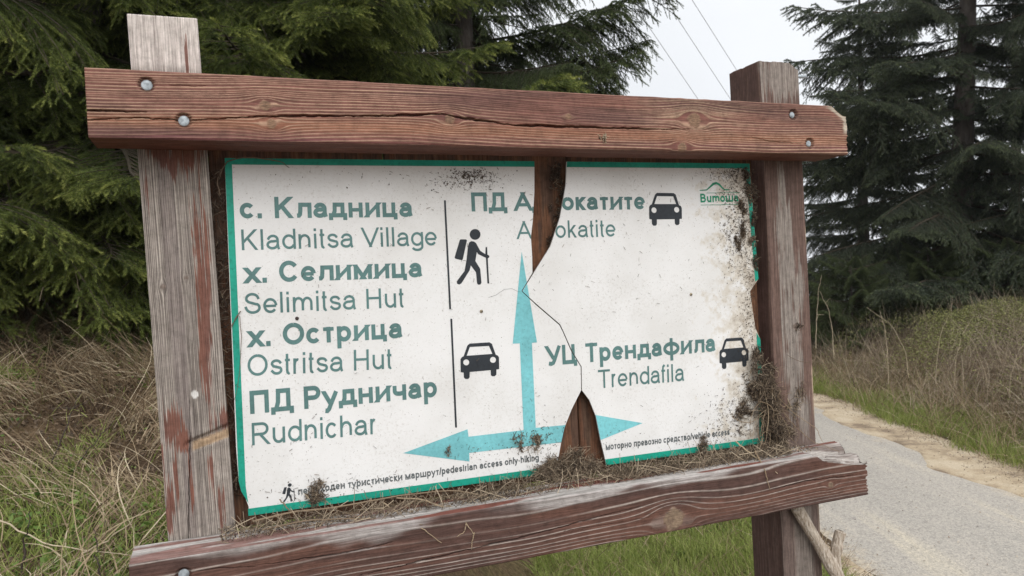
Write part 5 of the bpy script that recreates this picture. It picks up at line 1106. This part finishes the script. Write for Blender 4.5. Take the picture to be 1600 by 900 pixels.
twig([(1215, 620), (1245, 650), (1275, 668), (1285, 690)], .006, .03, .0011, "thin wiry stem bent over the roadside post's foot", .5)
twig([(376, 486), (366, 500), (360, 515), (374, 484), (378, 530), (374, 590), (366, 625)], NP + .003, NP + .006, .0010, "thin dark looping stem at the panel's edge by the grey post", .0)
twig([(344, 305), (338, 280), (350, 258), (365, 247), (400, 246), (440, 252), (452, 262)], NP + .004, NP + .006, .0014, "dark rootlet crossing the panel's corner under the top beam", .0)
rl = np.random.default_rng(99)                                    # wiry stems sticking out of the big clump
a = Acc(); P = []
for i in range(46):
    u0, v0 = on_sign(rl.normal(1203, 13), rl.normal(650, 36), .0); h = rl.uniform(0, 6.28); c_ = rl.normal() * 2.2; l = rl.uniform(.03, .11); q = np.linspace(0, 1, 10); an = h + c_ * q
    P.append(loc(u0 + np.cumsum(np.cos(an)) * l / 10, v0 + np.cumsum(np.sin(an)) * l / 10 - .02 * q ** 2, .003 + .03 * np.sin(q * 2.4) * rl.random() + 0 * q))
a.tubes(np.array(P), np.full((46, 10), .0006) * rl.uniform(.7, 1.5, (46, 1)), np.clip(rl.normal(.45, .25, 46), 0, 1), 4)
S_obj("wiry_stems", a, m_dtwig, "wiry dry stems sticking out of the big clump at the roadside post", "stems", 'stuff')
# broken branch leaning at the roadside post
m_dead, t, b = new_mat("bare_dead_wood")
tx = t.nodes.new("ShaderNodeTexCoord"); mp = t.nodes.new("ShaderNodeMapping"); mp.inputs['Scale'].default_value = (60, 60, 9); mp.inputs['Rotation'].default_value = (0, math.radians(35), 0)
no = N_(t, "ShaderNodeTexNoise", Scale=4.0, Detail=8.0, Roughness=.7); r = ramp_node(t, [(.3, (.14, .105, .08)), (.48, (.40, .33, .26)), (.66, (.66, .60, .52))])
t.links.new(tx.outputs['Object'], mp.inputs[0]); t.links.new(mp.outputs[0], no.inputs['Vector']); t.links.new(no.outputs['Fac'], r.inputs[0]); t.links.new(r.outputs[0], b.inputs['Base Color'])
bp = N_(t, "ShaderNodeBump", Strength=.8, Distance=.003); t.links.new(no.outputs['Fac'], bp.inputs['Height']); t.links.new(bp.outputs[0], b.inputs['Normal']); b.inputs['Roughness'].default_value = .85
a = Acc()
def limb(pts, n, r0, r1, k=24):
    P = np.array([[*on_sign(x, y, n + dn), n + dn] for x, y, dn in pts]); q = np.linspace(0, 1, k); s = np.linspace(0, 1, len(P)); Q = np.stack([np.interp(q, s, P[:, j]) for j in range(3)], -1)
    rr = (r0 + (r1 - r0) * q) * (1 + .25 * (vn(q * 9, 0 * q, int(r0 * 1e5)) - .5)); rr[0] *= .55; rr[-1] *= .5
    a.tubes(loc(Q[:, 0], Q[:, 1], Q[:, 2])[None], rr[None], 0, 12)
limb([(1243, 790, 0), (1262, 822, .004), (1283, 856, .01), (1303, 890, .02), (1330, 935, .03), (1370, 1010, .03)], .02, .0155, .0175, 40)
limb([(1305, 893, 0), (1306, 868, .005), (1309, 845, .008), (1314, 829, .01)], .035, .0155, .0125)
S_obj("broken_branch", a, m_dead, "bleached broken branch with a stub leaning against the roadside post", "branch")

# ================================================================== THIN MIST
gv = np.array([v.co for v in bpy.data.objects["ground"].data.vertices]); lo = gv.min(0) - 1.0; hi = np.array([*(gv.max(0)[:2] + 1.0), 18.5])
hv = np.array([[x, y, z] for z in (lo[2], hi[2]) for y in (lo[1], hi[1]) for x in (lo[0], hi[0])])
hz = link("haze", mesh_np("haze", hv, [np.array([[0, 2, 3, 1], [4, 5, 7, 6], [0, 1, 5, 4], [2, 6, 7, 3], [0, 4, 6, 2], [1, 3, 7, 5]])]))
mh = bpy.data.materials.new("thin_mist"); mh.use_nodes = True; t = mh.node_tree; t.nodes.clear(); oo = t.nodes.new("ShaderNodeOutputMaterial"); pv = t.nodes.new("ShaderNodeVolumePrincipled")
pv.inputs['Color'].default_value = (.93, .96, 1, 1); pv.inputs['Density'].default_value = .0004; t.links.new(pv.outputs[0], oo.inputs['Volume']); hz.data.materials.append(mh)
tag(hz, "thin pale mist in the air between the sign and the far spruces", "haze", None, 'stuff')
